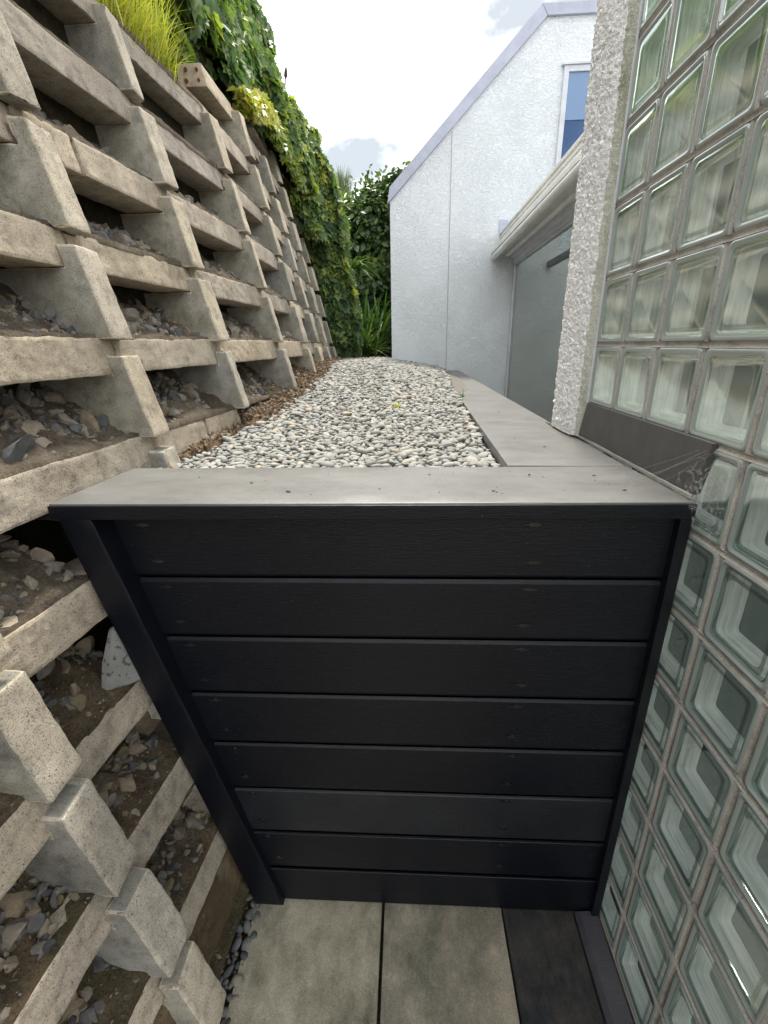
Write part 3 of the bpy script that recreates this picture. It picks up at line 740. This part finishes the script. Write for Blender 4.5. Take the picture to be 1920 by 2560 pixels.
# room behind the blocks, left roofless and open-sided so sky light floods in
rm = empty('room_interior', (2, .9, FZ)); tag(rm, 'grey-green room behind the glass blocks, opened up to let sky light through', 'room')
adopt(rm, [box('side_wall', .955, 2.6, 1.70, 1.88, -1.82, 1.0, plain('grey_green_plaster', (.20, .23, .215), .8), None, 0), box('room_floor', .80, 2.6, .0, 1.66, -1.86, -1.825, plain('room_floor', (.30, .32, .30), .5), None, 0)])

# ------------------------------------------------------------------ roughcast pillar
def lump(v, a):
    p = Vector(v); return a*(.55*noise.noise(p*42)+.8*noise.noise(p*95)+.5*noise.noise(p*160))
def grid_face(fn, nu, nv):
    V = []; F = []
    for j in range(nv+1):
        for i in range(nu+1): V.append(fn(i/nu, j/nv))
    for j in range(nv):
        for i in range(nu): a = j*(nu+1)+i; F.append((a, a+1, a+nu+2, a+nu+1))
    return V, F
pl = empty('roughcast_pillar', (.74, 1.8, FZ)); tag(pl, 'white roughcast pillar beside the glass blocks with mossy inner edge', 'pillar')
# section path in plan from glass reveal round to the back, front faces the alley
path = [(.645, 1.672), (.640, 1.676), (.634, 1.70), (.622, 1.725), (.612, 1.76), (.609, 1.80), (.609, 1.93), (.612, 1.955), (.624, 1.972), (.66, 1.98), (.95, 1.98)]
acc = [0]
for a, b_ in zip(path, path[1:]): acc.append(acc[-1]+math.hypot(b_[0]-a[0], b_[1]-a[1]))
def pp(u, v):
    s = u*.50; x = np.interp(s, acc, [q[0] for q in path]); y = np.interp(s, acc, [q[1] for q in path]); z = -.336+v*2.2
    l = lump((x*1.0, y*1.4, z), .0070); l *= min(1, max(.15, (s-.012)/.05))
    return (x-l, y+.3*l, z)
V, F = grid_face(pp, 110, 620)
zs = [(V[f[0]][1] < 1.715 and V[f[0]][0] < .66) for f in F]
o1 = mesh_obj('plaster_face', V, F, [M_ST_NEAR, M_ST_MOSS], smooth=True, mi=[1 if q else 0 for q in zs])
o2 = box('core', .66, .95, 1.672, 1.975, FZ, 1.86, M_ST_NEAR, None, 0)
adopt(pl, [o1, o2])
o = box('corner_flashing', .640, .645, 1.668, 1.674, -.21, 1.1, M_WHITE, None, 0)
adopt(gw, [o])
V = []; its = []
for _ in range(110):
    s = random.uniform(.002, .006); y = random.uniform(1.72, 2.05); its.append((random.randrange(14), np.array((random.uniform(.612, .632), y, CZ+.002)), np.diag((s, s*1.4, s*.8)), random.uniform(.5, 1)))
o = scatter('moss_grit', its, ROCKS, IF2, M_MUD, False); tag(o, 'dark moss and grit gathered where the pillar meets the cap', 'moss', None, 'stuff')

# ------------------------------------------------------------------ house at the far end
hs = empty('gabled_house', (1.5, 7, -.5)); tag(hs, 'pale grey stucco house with a steep gable edge at the end of the passage', 'house'); P = []
HY = 6.30
gab = [(-.205, -1.9), (5.0, -1.9), (5.0, 3.18), (1.455, 3.18), (-.205, 1.585)]
n = 5; V = [(x, HY, z) for x, z in gab]+[(x, HY+5, z) for x, z in gab]
F = [tuple(range(n)), tuple(range(n, 2*n))[::-1]]+[(i, (i+1) % n, n+(i+1) % n, n+i) for i in range(n)]
P.append(solid('stucco_wall', V, F, M_ST_FAR, None, .006, 2))
# barge flashing: rake and top, each standing proud
def strip(name, a, b_, wd, m, y0=HY-.035, y1=HY-.002, cut=None):
    (x0, z0), (x1, z1) = a, b_; dx, dz = x1-x0, z1-z0; L = math.hypot(dx, dz); nx_, nz_ = -dz/L*wd, dx/L*wd
    q = [(x0, z0), (x1, z1), (x1+nx_, z1+nz_), (x0+nx_, z0+nz_)] if cut is None else cut
    V = [(x, y0, z) for x, z in q]+[(x, y1, z) for x, z in q]
    return solid(name, V, [(0, 1, 2, 3), (7, 6, 5, 4), (0, 4, 5, 1), (1, 5, 6, 2), (2, 6, 7, 3), (3, 7, 4, 0)], m, None, .003)
P.append(strip('rake_fascia', 0, 0, 0, M_FASCIA, cut=[(-.228, 1.566), (1.462, 3.166), (1.392, 3.272), (-.228, 1.71)]) if False else solid('rake_fascia', [(x, y, z) for y in (HY-.035, HY+5.02) for x, z in ((-.232, 1.562), (1.466, 3.172), (1.400, 3.270), (-.205, 1.725))], [(0, 1, 2, 3), (7, 6, 5, 4), (0, 4, 5, 1), (1, 5, 6, 2), (2, 6, 7, 3), (3, 7, 4, 0)], M_FASCIA, None, .003))
P.append(solid('top_fascia', [(x, y, z) for y in (HY-.033, HY+5.02) for x, z in ((1.470, 3.174), (5.02, 3.174), (5.02, 3.272), (1.404, 3.272))], [(0, 1, 2, 3), (7, 6, 5, 4), (0, 4, 5, 1), (1, 5, 6, 2), (2, 6, 7, 3), (3, 7, 4, 0)], M_FASCIA, None, .003))
P.append(box('control_joint', .507, .515, HY-.004, HY+.003, -.5, 2.24, M_JOINT, None, 0))
# window
wx0, wx1, wz0, wz1 = 1.69, 2.75, 1.45, 2.76
fr = []
wf = solid('window_frame', box_v(wx0, wx0+.055, HY-.03, HY-.001, wz0, wz1), BOXF, M_WHITE, None, .004)
wb = [wf, box('frame_rail', wx0+.0555, wx1-.0555, HY-.029, HY-.001, wz1-.055, wz1, M_WHITE, None, .003), box('frame_rail', wx1-.055, wx1, HY-.03, HY-.001, wz0, wz1, M_WHITE, None, .003),
      box('frame_rail', wx0+.0555, wx1-.0555, HY-.029, HY-.001, wz0, wz0+.055, M_WHITE, None, .003), box('frame_rail', wx0+.0555, wx1-.0555, HY-.020, HY-.001, 2.285, 2.305, M_WIN_UP, None, .001),
      box('window_pane', wx0+.0555, wx1-.0555, HY-.012, HY-.0015, 2.3055, wz1-.0555, M_WIN_UP, None, 0), box('window_pane', wx0+.0555, wx1-.0555, HY-.012, HY-.0015, wz0+.0555, 2.2845, M_WIN_LO, None, 0),
      box('head_flashing', wx0-.03, wx1+.03, HY-.045, HY-.001, wz1+.001, wz1+.022, M_WHITE, None, .002)]
for q in wb[1:]: q.parent = wf
P.append(wf)
P.append(box('cover_plate', 1.10, 1.20, HY-.012, HY-.001, 1.22, 1.36, M_FASCIA, None, .002))
adopt(hs, P)

# ------------------------------------------------------------------ glazed lean-to on the right
lt = empty('glazed_lean_to', (2.2, 4, -.6)); tag(lt, 'glazed lean-to with cream gutters and a tinted glass door beside the house', 'lean-to'); P = []
YA, YB = 2.02, HY-.003
# gutter / eave stack, all running along Y
P.append(prism('eave_flashing', [(1.125, YA), (1.20, YA), (1.20, YB), (1.125, YB)], 1.03, 1.225, [M_CREAM], bev=.004))
for z, w_ in ((1.215, .016), (1.175, .010), (1.13, .014), (1.08, .010)):
    P.append(box('eave_rib', 1.125-w_, 1.126, YA, YB, z-.010, z+.010, M_CREAM, None, .004))
P.append(tube('gutter_pipe', [(1.055, YA, .985), (1.055, YB, .965)], .036, M_CREAM, None, 18))
P.append(tube('gutter_pipe', [(1.215, YA, .998), (1.215, YB-.06, .985)], .030, M_CREAM, None, 18))
P.append(solid('gutter_soffit', [(1.02, YA, 1.0), (1.02, YB, 1.0), (1.30, YB, 1.012), (1.30, YA, 1.012), (1.02, YA, 1.03), (1.02, YB, 1.03), (1.30, YB, 1.03), (1.30, YA, 1.03)], BOXF, M_CREAM, None, .002))
P.append(box('roughcast_lintel', 1.262, 1.40, YA, YB, .935, 1.0, M_ST_FAR, None, .004))
P.append(box('door_head', 1.285, 1.375, YA, YB, .895, .934, M_WHITE, None, .003))
P.append(box('door_track', 1.305, 1.355, YA, YB, .872, .8945, M_WHITE, None, .003))
P.append(box('door_jamb', 1.300, 1.352, YB-.055, YB, -1.5, .8715, M_WHITE, None, .003))
P.append(box('door_glass', 1.324, 1.332, YA, YB-.0555, -1.5, .8715, M_DOORGL, None, 0))
P.append(box('lean_to_roof', 1.2005, 4.0, YA, YB, 1.031, 1.040, M_CLEAR, None, 0))  # unseen roof, made clear so daylight reaches the wall inside
P.append(box('beam_shadow_bar', 1.70, 1.76, YA, YB-.001, .84, .90, plain('shadow_grey', (.20, .21, .22), .6), None, .004))  # solid dark bar put in for a ceiling beam's shadow
P.append(box('end_wall', .951, 4.0, 1.90, 2.0, -1.8, 1.02, M_ST_NEAR, None, .004))
P.append(box('back_wall', 4.001, 4.1, 1.9, YB, -1.8, 1.1, M_ST_FAR, None, 0))
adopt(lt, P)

# ------------------------------------------------------------------ foliage
def leaf_tpl(kind):
    if kind == 'ivy':      # lobed, folded along the midrib; stem at origin, tip along -Y
        o = [(0, 0), (.30, .16), (.52, -.10), (.36, -.30), (.46, -.62), (.20, -.60), (0, -1.0)]
        V = [(x, y, .10*abs(x)*1.6-.12*y*y) for x, y in o]+[(-x, y, .10*abs(x)*1.6-.12*y*y) for x, y in o[1:-1]]+[(0, -.45, -.06)]
        c = 12; order = [0, 1, 2, 3, 4, 5, 6, 11, 10, 9, 8, 7]
        F = [(order[i], order[(i+1) % 12], c) for i in range(12)]
    else:                  # elliptic
        o = [(0, 0), (.20, -.22), (.27, -.5), (.17, -.8), (0, -1.0)]
        V = [(x, y, .35*abs(x)-.10*y*y) for x, y in o]+[(-x, y, .35*abs(x)-.10*y*y) for x, y in o[1:-1]]+[(0, -.5, -.025)]
        order = [0, 1, 2, 3, 4, 7, 6, 5]; F = [(order[i], order[(i+1) % 8], 8) for i in range(8)]
    return np.array(V), np.array(F)
LI, FI = leaf_tpl('ivy'); LE, FE = leaf_tpl('ell')
def frame(nrm, tip):                       # 3x3 with columns: side, -tip, normal
    nrm = nrm/np.linalg.norm(nrm); y = -(tip-nrm*np.dot(tip, nrm)); y /= np.linalg.norm(y)+1e-9; x = np.cross(y, nrm)
    return np.stack([x, y, nrm], 1)
def leaves(name, pts, T0, F0, m, parent):
    return scatter(name, [(0, p, A, tt) for p, A, tt in pts], [T0], F0, m, True, parent)
def leaf_at(p, nrm, size, tint, droop=.8, jit=.55):
    nn = nrm+RNG.normal(size=3)*jit; tip = np.array((0, 0, -1.))*droop+RNG.normal(size=3)*.45+nrm*.25
    return (p, frame(nn, tip)*size, tint)
# --- big vine on the bank
vine = empty('climbing_vine', (-1.5, 5, 1.3)); tag(vine, 'tall green climbing vine with drooping lobed leaves cloaking the bank above the crib wall', 'vine')
pts = []; hull = []; hf = []
def vface(y, z):                            # front of the upper foliage
    x = -1.16-.26*(z-1.5)+.07*noise.noise(Vector((y*1.3, z*1.3, 4)))+.05*noise.noise(Vector((y*4, z*4, 1)))
    return x
def vtop(y): return 2.4+1.35*min(1, max(0, (y-2.2)/1.2))+.1*noise.noise(Vector((y*2, 0, 0)))
def vbot(y): return float(np.interp(y, [2.3, 3.0, 3.6, 4.4, 5.2, 6.7], [1.66, 1.66, 1.66, 1.74, 1.9, 1.9]))
def vstart(z): return 2.5+.25*(z-1.3)
for _ in range(15000):
    y = random.uniform(2.6, 6.7); z = random.uniform(vbot(y), vtop(y)+.2)
    if y < vstart(z)+.2*noise.noise(Vector((z*3, 0, 5))): continue
    dd = abs(random.gauss(0, .07)); x = vface(y, z)-dd+.03
    if y < 3.9 and z < 1.9: x -= .16
    lt_ = vtop(y)-z
    if lt_ < .35: x -= (.35-max(lt_, -.2))**2*1.6
    cl = noise.noise(Vector((y*2.2, z*2.2, 8)))
    tt = min(1, max(0, .42+.45*cl+random.gauss(0, .17)))
    pts.append(leaf_at(np.array((x, y, z)), np.array((.9, -.15, .35)), random.uniform(.065, .115), tt, 1.2, .4))
# lower curtain spilling round the far end of the crib wall
prof = [(-.20, -.70), (.1, -.66), (.35, -.66), (.6, -.70), (1.03, -.80), (1.49, -.80), (1.93, -.90), (2.15, -1.03), (2.35, -1.25)]
def curtain(z): return float(np.interp(z, [a for a, b_ in prof], [b_ for a, b_ in prof]))
for _ in range(5200):
    z = random.uniform(-.2, 2.35); x1 = curtain(z)+.05*noise.noise(Vector((z*5, 1, 1))); x0 = -1.25-.2*z
    x = x1-abs(random.gauss(0, .16))-.02*random.random(); x = max(x, x0)
    e = (x1-x)/.5; y = 6.22+.25*max(0, 1-e*2)**2+random.uniform(0, .16)+.07*noise.noise(Vector((x*5, z*5, 3)))
    cl = noise.noise(Vector((x*4, z*4, 2))); tt = min(1, max(0, .44+.35*cl+random.gauss(0, .19)+(.12 if z > 1.4 else 0)))
    pts.append(leaf_at(np.array((x, y, z)), np.array((.5, -.75, .35)), random.uniform(.07, .125), tt, 1.0, .45))
for _ in range(2600):                      # right-hand flank of the curtain
    z = random.uniform(-.2, 2.3); y = random.uniform(6.3, 7.4); x = curtain(z)-.03*random.random()-.05*(y-6.4)
    pts.append(leaf_at(np.array((x, y, z)), np.array((.9, -.3, .3)), random.uniform(.07, .12), min(1, max(0, random.gauss(.45, .2))), 1.0, .45))
for _ in range(3600):                      # shoulder between curtain and the upper face
    y = random.uniform(5.2, 6.6); z = random.uniform(1.2, 2.4); x = -.98-.12*(z-1.5)-(6.6-y)*.10-abs(random.gauss(0, .07))+.06*noise.noise(Vector((y*4, z*4, 6)))
    if x < X(min(y, 6.05), z)+.0 and z < 1.75 and y < 6.1: x = X(min(y, 6.05), z)+.03
    if y < 5.9 and z < 1.85: continue
    pts.append(leaf_at(np.array((x, y, z)), np.array((.7, -.5, .45)), random.uniform(.07, .115), min(1, max(0, random.gauss(.5, .22))), 1.0, .45))
ob = leaves('foliage', pts, LI, FI, M_VINE, None)
# dark inner hull added behind the leaves to close see-through gaps
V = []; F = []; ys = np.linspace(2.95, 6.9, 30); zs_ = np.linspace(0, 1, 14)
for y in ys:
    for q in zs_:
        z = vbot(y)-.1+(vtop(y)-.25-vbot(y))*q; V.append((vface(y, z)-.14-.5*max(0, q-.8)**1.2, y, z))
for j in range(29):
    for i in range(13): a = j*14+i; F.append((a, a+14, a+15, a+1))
core = mesh_obj('dark_hull', V, F, M_EARTH, None, smooth=True)
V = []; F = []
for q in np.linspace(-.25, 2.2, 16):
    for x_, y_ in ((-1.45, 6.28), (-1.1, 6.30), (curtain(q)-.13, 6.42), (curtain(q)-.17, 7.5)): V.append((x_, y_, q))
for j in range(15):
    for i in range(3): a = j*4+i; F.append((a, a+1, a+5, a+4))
core2 = mesh_obj('dark_hull', V, F, M_EARTH, None, smooth=True)
adopt(vine, [ob, core, core2])
# --- golden vine over the upper beams
gv = empty('golden_vine', (-1.15, 4.9, 1.6)); tag(gv, 'yellow-leaved vine trailing over the far top beams of the crib wall', 'vine'); pts = []
gp = [(3.95, 1.66), (4.5, 1.86), (5.0, 1.98), (5.5, 2.02), (6.0, 1.95)]
for _ in range(3600):
    y = random.uniform(3.9, 6.1); zt_ = float(np.interp(y, [a for a, b_ in gp], [b_ for a, b_ in gp])); hang = random.random()**1.5*(.10 if y < 4.7 else .12+.55*(y-4.7)*.6)
    z = zt_-hang+random.uniform(-.03, .05); xx = X(min(y, 6.05), z)+random.uniform(-.10, .05)+(.03 if hang > .1 else -.06)
    if z > 1.6: xx = max(xx, -1.13-.26*(z-1.5)+random.uniform(-.02, .06))
    pts.append(leaf_at(np.array((xx, y, z)), np.array((.7, -.3, .6)), random.uniform(.045, .075), min(1, max(0, (.75 if hang < .12 else .28)+random.gauss(0, .16))), .8, .5))
adopt(gv, [leaves('foliage', pts, LI, FI, M_GOLD, None)])
st = tube('stem', [(-1.2, 4.0, 1.55), (-1.18, 4.6, 1.75), (-1.2, 5.3, 1.88), (-1.28, 6.0, 1.86)], .008, M_BARK, None, 6); adopt(gv, [st])
# --- blades
def blade(V, F, T, base, dirv, L, wd, lift, tint, seg=6, curl=1.0):
    b0 = len(V); base = Vector(base); dv = Vector(dirv).normalized(); side = dv.cross(Vector((0, 0, 1))).normalized()
    for s in range(seg+1):
        u = s/seg; p = base+dv*(L*u*(.55+.45*u*curl)) + Vector((0, 0, L*(lift*u-curl*.75*u*u)))
        ww = wd*(1-u**2.2)*(.6+.4*min(1, u*4))
        V.append(tuple(p+side*ww+Vector((0, 0, ww*.35)))); V.append(tuple(p)); V.append(tuple(p-side*ww+Vector((0, 0, ww*.35)))); T += [tint]*3
    for s in range(seg):
        for q in (0, 1): a = b0+s*3+q; F.append((a, a+1, a+4, a+3))
def clump(name, base, n, L, wd, m, label, cat, spread=.08, lift=(.5, 1.3), curl=(.5, 1.2), tint=(0, 1), az=None, group=None):
    V = []; F = []; T = []
    for _ in range(n):
        a = random.uniform(0, 2*math.pi) if az is None else random.gauss(*az)
        b = (base[0]+random.gauss(0, spread), base[1]+random.gauss(0, spread), base[2])
        blade(V, F, T, b, (math.cos(a), math.sin(a), 0), L*random.uniform(.6, 1.1), wd*random.uniform(.7, 1.15), random.uniform(*lift), random.uniform(*tint), 7, random.uniform(*curl))
    r_ = empty(name, base); tag(r_, label, cat, group); o = mesh_obj('leaf_blades', V, F, m, None, smooth=True, tint=T); adopt(r_, [o]); return r_
clump('agapanthus', (-.60, 6.95, -.18), 150, .60, .016, M_BLADE, 'strappy green plant at the foot of the vine beside the house corner', 'plant', .10, (.7, 1.6), (.7, 1.3))
clump('agapanthus', (-.50, 7.6, .0), 90, .8, .018, M_BLADE, 'taller strappy plant behind, against the dark shrub', 'plant', .10, (.9, 1.8), (.7, 1.2), (.2, .9))
clump('agapanthus', (-.72, 6.75, .95), 46, .45, .013, M_BLADE, 'small strappy plant sprouting from the middle of the vine', 'plant', .04, (.1, .9), (.6, 1.2), (.3, 1), (-.3, .9))
clump('agapanthus', (-.86, 6.8, 1.62), 40, .35, .014, M_BLADE, 'bright strappy tuft high at the right edge of the vine', 'plant', .04, (.5, 1.5), (.6, 1.1), (.8, 1), (-.2, 1.2))
# golden grass tuft on the crib wall
V = []; F = []; T = []
for _ in range(1500):
    y = 2.05+.72*random.random(); zb_ = 1.20; x = X(y, 1.24)-.13+random.gauss(0, .035)
    a = random.gauss(.9, .9); L = random.uniform(.16, .40)*(1.2-.6*abs(y-2.35)); up_ = random.uniform(1.0, 2.2)
    blade(V, F, T, (x, y, zb_), (math.cos(a), math.sin(a), 0), L*.62, random.uniform(.0016, .0034), up_, min(1, max(0, random.gauss(.5, .25))), 5, random.uniform(.1, .9))
gr = empty('ornamental_grass', (-1.2, 2.6, 1.2)); tag(gr, 'bright yellow-green grass tuft growing on top of the crib wall', 'grass tuft')
adopt(gr, [mesh_obj('leaf_blades', V, F, M_GRASS, None, smooth=True, tint=T)])
# bud on a tall stalk
bs = empty('flower_stalk', (-1.45, 6.5, 2.5)); tag(bs, 'single thin stalk with a closed bud standing above the vine against the sky', 'flower stalk')
adopt(bs, [tube('stalk', [(-1.45, 6.5, 2.3), (-1.43, 6.5, 2.6), (-1.385, 6.5, 2.88)], .006, M_BARK, None, 6), tube('bud', [(-1.387, 6.5, 2.87), (-1.382, 6.5, 2.90), (-1.376, 6.5, 2.94), (-1.37, 6.5, 2.985)], [.006, .022, .018, .003], M_BARK, None, 8)])
# --- dark shrub behind
def crown(pts, cx, cy, cz, rx, ry, rz, n, size, tm, jitter=.25, seed=0, shell=.25):
    for _ in range(n):
        v = RNG.normal(size=3); v /= np.linalg.norm(v)
        rr = 1-abs(random.gauss(0, shell)); bump_ = 1+jitter*noise.noise(Vector(v)*2.3+Vector((seed, 0, 0)))+jitter*.6*noise.noise(Vector(v)*6+Vector((seed, 0, 0)))
        p = np.array((cx+rx*v[0]*rr*bump_, cy+ry*v[1]*rr*bump_, cz+rz*v[2]*rr*bump_))
        cl = noise.noise(Vector(p)*2.6)
        pts.append(leaf_at(p, v*.8+np.array((0, 0, .5)), size*random.uniform(.7, 1.2), min(1, max(0, tm+.4*cl+random.gauss(0, .2))), .6, .5))
pts = []
crown(pts, -.55, 9.0, 1.1, 1.0, .9, 1.35, 12000, .12, .35, .2, 3, .16)
crown(pts, -.1, 8.8, 1.9, .55, .5, .75, 3200, .11, .45, .25, 8, .2)
crown(pts, -.65, 8.7, 1.75, .5, .5, .55, 2600, .11, .5, .25, 5, .2)
for _ in range(26):                        # loose sprigs on the top
    bx, by = random.uniform(-.9, .1), random.uniform(8.5, 9.0); bz = 2.25+random.uniform(-.1, .1)
    for q in range(14):
        u = q/14; p = np.array((bx+.1*u*random.uniform(-1, 1), by, bz+u*random.uniform(.15, .38)))
        pts.append(leaf_at(p, np.array((random.uniform(-1, 1), -.6, .5)), .09, random.random(), -.2, .7))
sh = empty('camellia_shrub', (-.5, 9, -.2)); tag(sh, 'dense dark glossy-leaved shrub behind the vine beside the house', 'shrub')
oo = leaves('foliage', pts, LE, FE, M_CAMEL, None)
tr = tube('trunk', [(-.45, 9.1, -.3), (-.5, 9.05, .4), (-.42, 9.0, 1.0), (-.4, 9.0, 1.8)], [.07, .06, .05, .02], M_BARK, None, 8)
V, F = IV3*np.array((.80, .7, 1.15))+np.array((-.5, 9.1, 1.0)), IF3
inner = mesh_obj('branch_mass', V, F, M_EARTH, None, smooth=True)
adopt(sh, [oo, tr, inner])
# --- feathery tree far behind
ct = empty('feathery_conifer', (-1.7, 12, -.2)); tag(ct, 'feathery olive-green conifer tip rising behind the vine', 'tree'); V = []; F = []; T = []
for _ in range(900):
    h = random.random(); r_ = .38*(1-h)**.7+.05; a = random.uniform(0, 6.28)
    b = (-1.45+math.cos(a)*r_*random.random()**.5, 12+math.sin(a)*r_, 1.6+h*1.75)
    blade(V, F, T, b, (math.cos(a), math.sin(a), 0), .22, .008, random.uniform(1.5, 2.6), random.random(), 4, .4)
adopt(ct, [mesh_obj('foliage', V, F, M_CYP, None, smooth=True, tint=T), tube('trunk', [(-1.45, 12, -.3), (-1.45, 12, 1.5), (-1.45, 12, 3.1)], [.07, .05, .01], M_BARK, None, 7)])
# --- dead leaves at the foot of the plants
pts = []
for _ in range(150):
    x = random.uniform(-.85, -.22); y = random.uniform(6.1, 6.45); pts.append((np.array((x, y, gz(x, y)+.015)), frame(np.array((random.uniform(-.5, .5), -.3, 1.)), RNG.normal(size=3))*random.uniform(.03, .06), random.random()))
o = leaves('fallen_leaves', pts, LE, FE, M_DRY, None); tag(o, 'reddish fallen leaves along the far end of the pebble bed', 'fallen leaves', None, 'stuff')

# --- scattered litter and weeds on the pebbles
pts = []
for _ in range(34):
    y = random.uniform(1.5, 6); x = random.uniform(-.6, .3); pts.append((np.array((x, y, gz(x, y)+.030)), frame(np.array((random.uniform(-.4, .4), -.3, 1.)), RNG.normal(size=3))*random.uniform(.012, .026), random.random()))
o = leaves('leaf_litter', pts, LE, FE, M_DRY, None); tag(o, 'few small brown leaves scattered over the pebble bed', 'leaf litter', None, 'stuff')
clump('weed_sprout', (-.06, 2.55, gz(-.06, 2.55)+.01), 12, .05, .004, M_GRASS, 'tiny yellow weed in the middle of the pebble bed', 'weed', .006, (.8, 1.6), (.5, 1))
clump('weed_sprout', (.36, 3.0, gz(.36, 3.0)+.01), 12, .05, .004, M_BLADE, 'tiny green weed beside the right-hand cap in the pebble bed', 'weed', .006, (.8, 1.6), (.5, 1), (.5, 1))
tw = tube('twig', [(-.62, 2.32, -.34), (-.58, 2.30, -.325), (-.52, 2.27, -.335)], .0025, M_BARK, None, 5); tag(tw, 'thin twig lying where the lowest header meets the pebbles', 'twig')

# ------------------------------------------------------------------ cobweb at the right corner of the cap
V = []; F = []
def thread(a, b_, r_=.00032, sag=.004):
    a, b_ = Vector(a), Vector(b_); n = 4; t = (b_-a).normalized(); s = t.cross(Vector((0, 0, 1))); s = s.normalized()*r_ if s.length > .01 else Vector((r_, 0, 0)); w_ = t.cross(s)
    b0 = len(V)
    for i in range(n+1):
        u = i/n; p = a.lerp(b_, u)+Vector((random.gauss(0, .0012), random.gauss(0, .0012), -sag*4*u*(1-u)))
        for k in range(3): q = 2.09*k; V.append(tuple(p+s*math.cos(q)+w_*math.sin(q)))
    for i in range(n):
        for k in range(3): F.append((b0+i*3+k, b0+i*3+(k+1) % 3, b0+(i+1)*3+(k+1) % 3, b0+(i+1)*3+k))
nodes = []
wc = [Vector((.628, 1.08, -.325)), Vector((.632, .985, -.218)), Vector((.634, .85, -.235)), Vector((.631, .865, -.43)), Vector((.622, .968, -.352))]
for _ in range(300):                       # a slack sheet strung from the blocks and upstand to the cap corner
    w_ = [random.random()**2.2+.02 for _ in wc]; q = sum((v*k for v, k in zip(wc, w_)), Vector((0, 0, 0)))/sum(w_)
    q.x -= .012*random.random(); nodes.append(tuple(q))
for i, a in enumerate(nodes):
    dl = sorted(range(len(nodes)), key=lambda j: sum((a[k]-nodes[j][k])**2 for k in range(3)))[1:4]
    for j in dl: thread(a, nodes[j], .00009, random.uniform(-.1, .15)*.03)
for _ in range(5): thread((.634, .95+random.uniform(-.03, .05), -.215-.02*random.random()), (.60-.05*random.random(), 1.02+.16*random.random(), CZ+.002), .00012, .002)
o = mesh_obj('cobweb', V, F, M_WEB, smooth=True); tag(o, 'tangled pale cobweb at the right front corner of the cap against the glass blocks', 'cobweb')
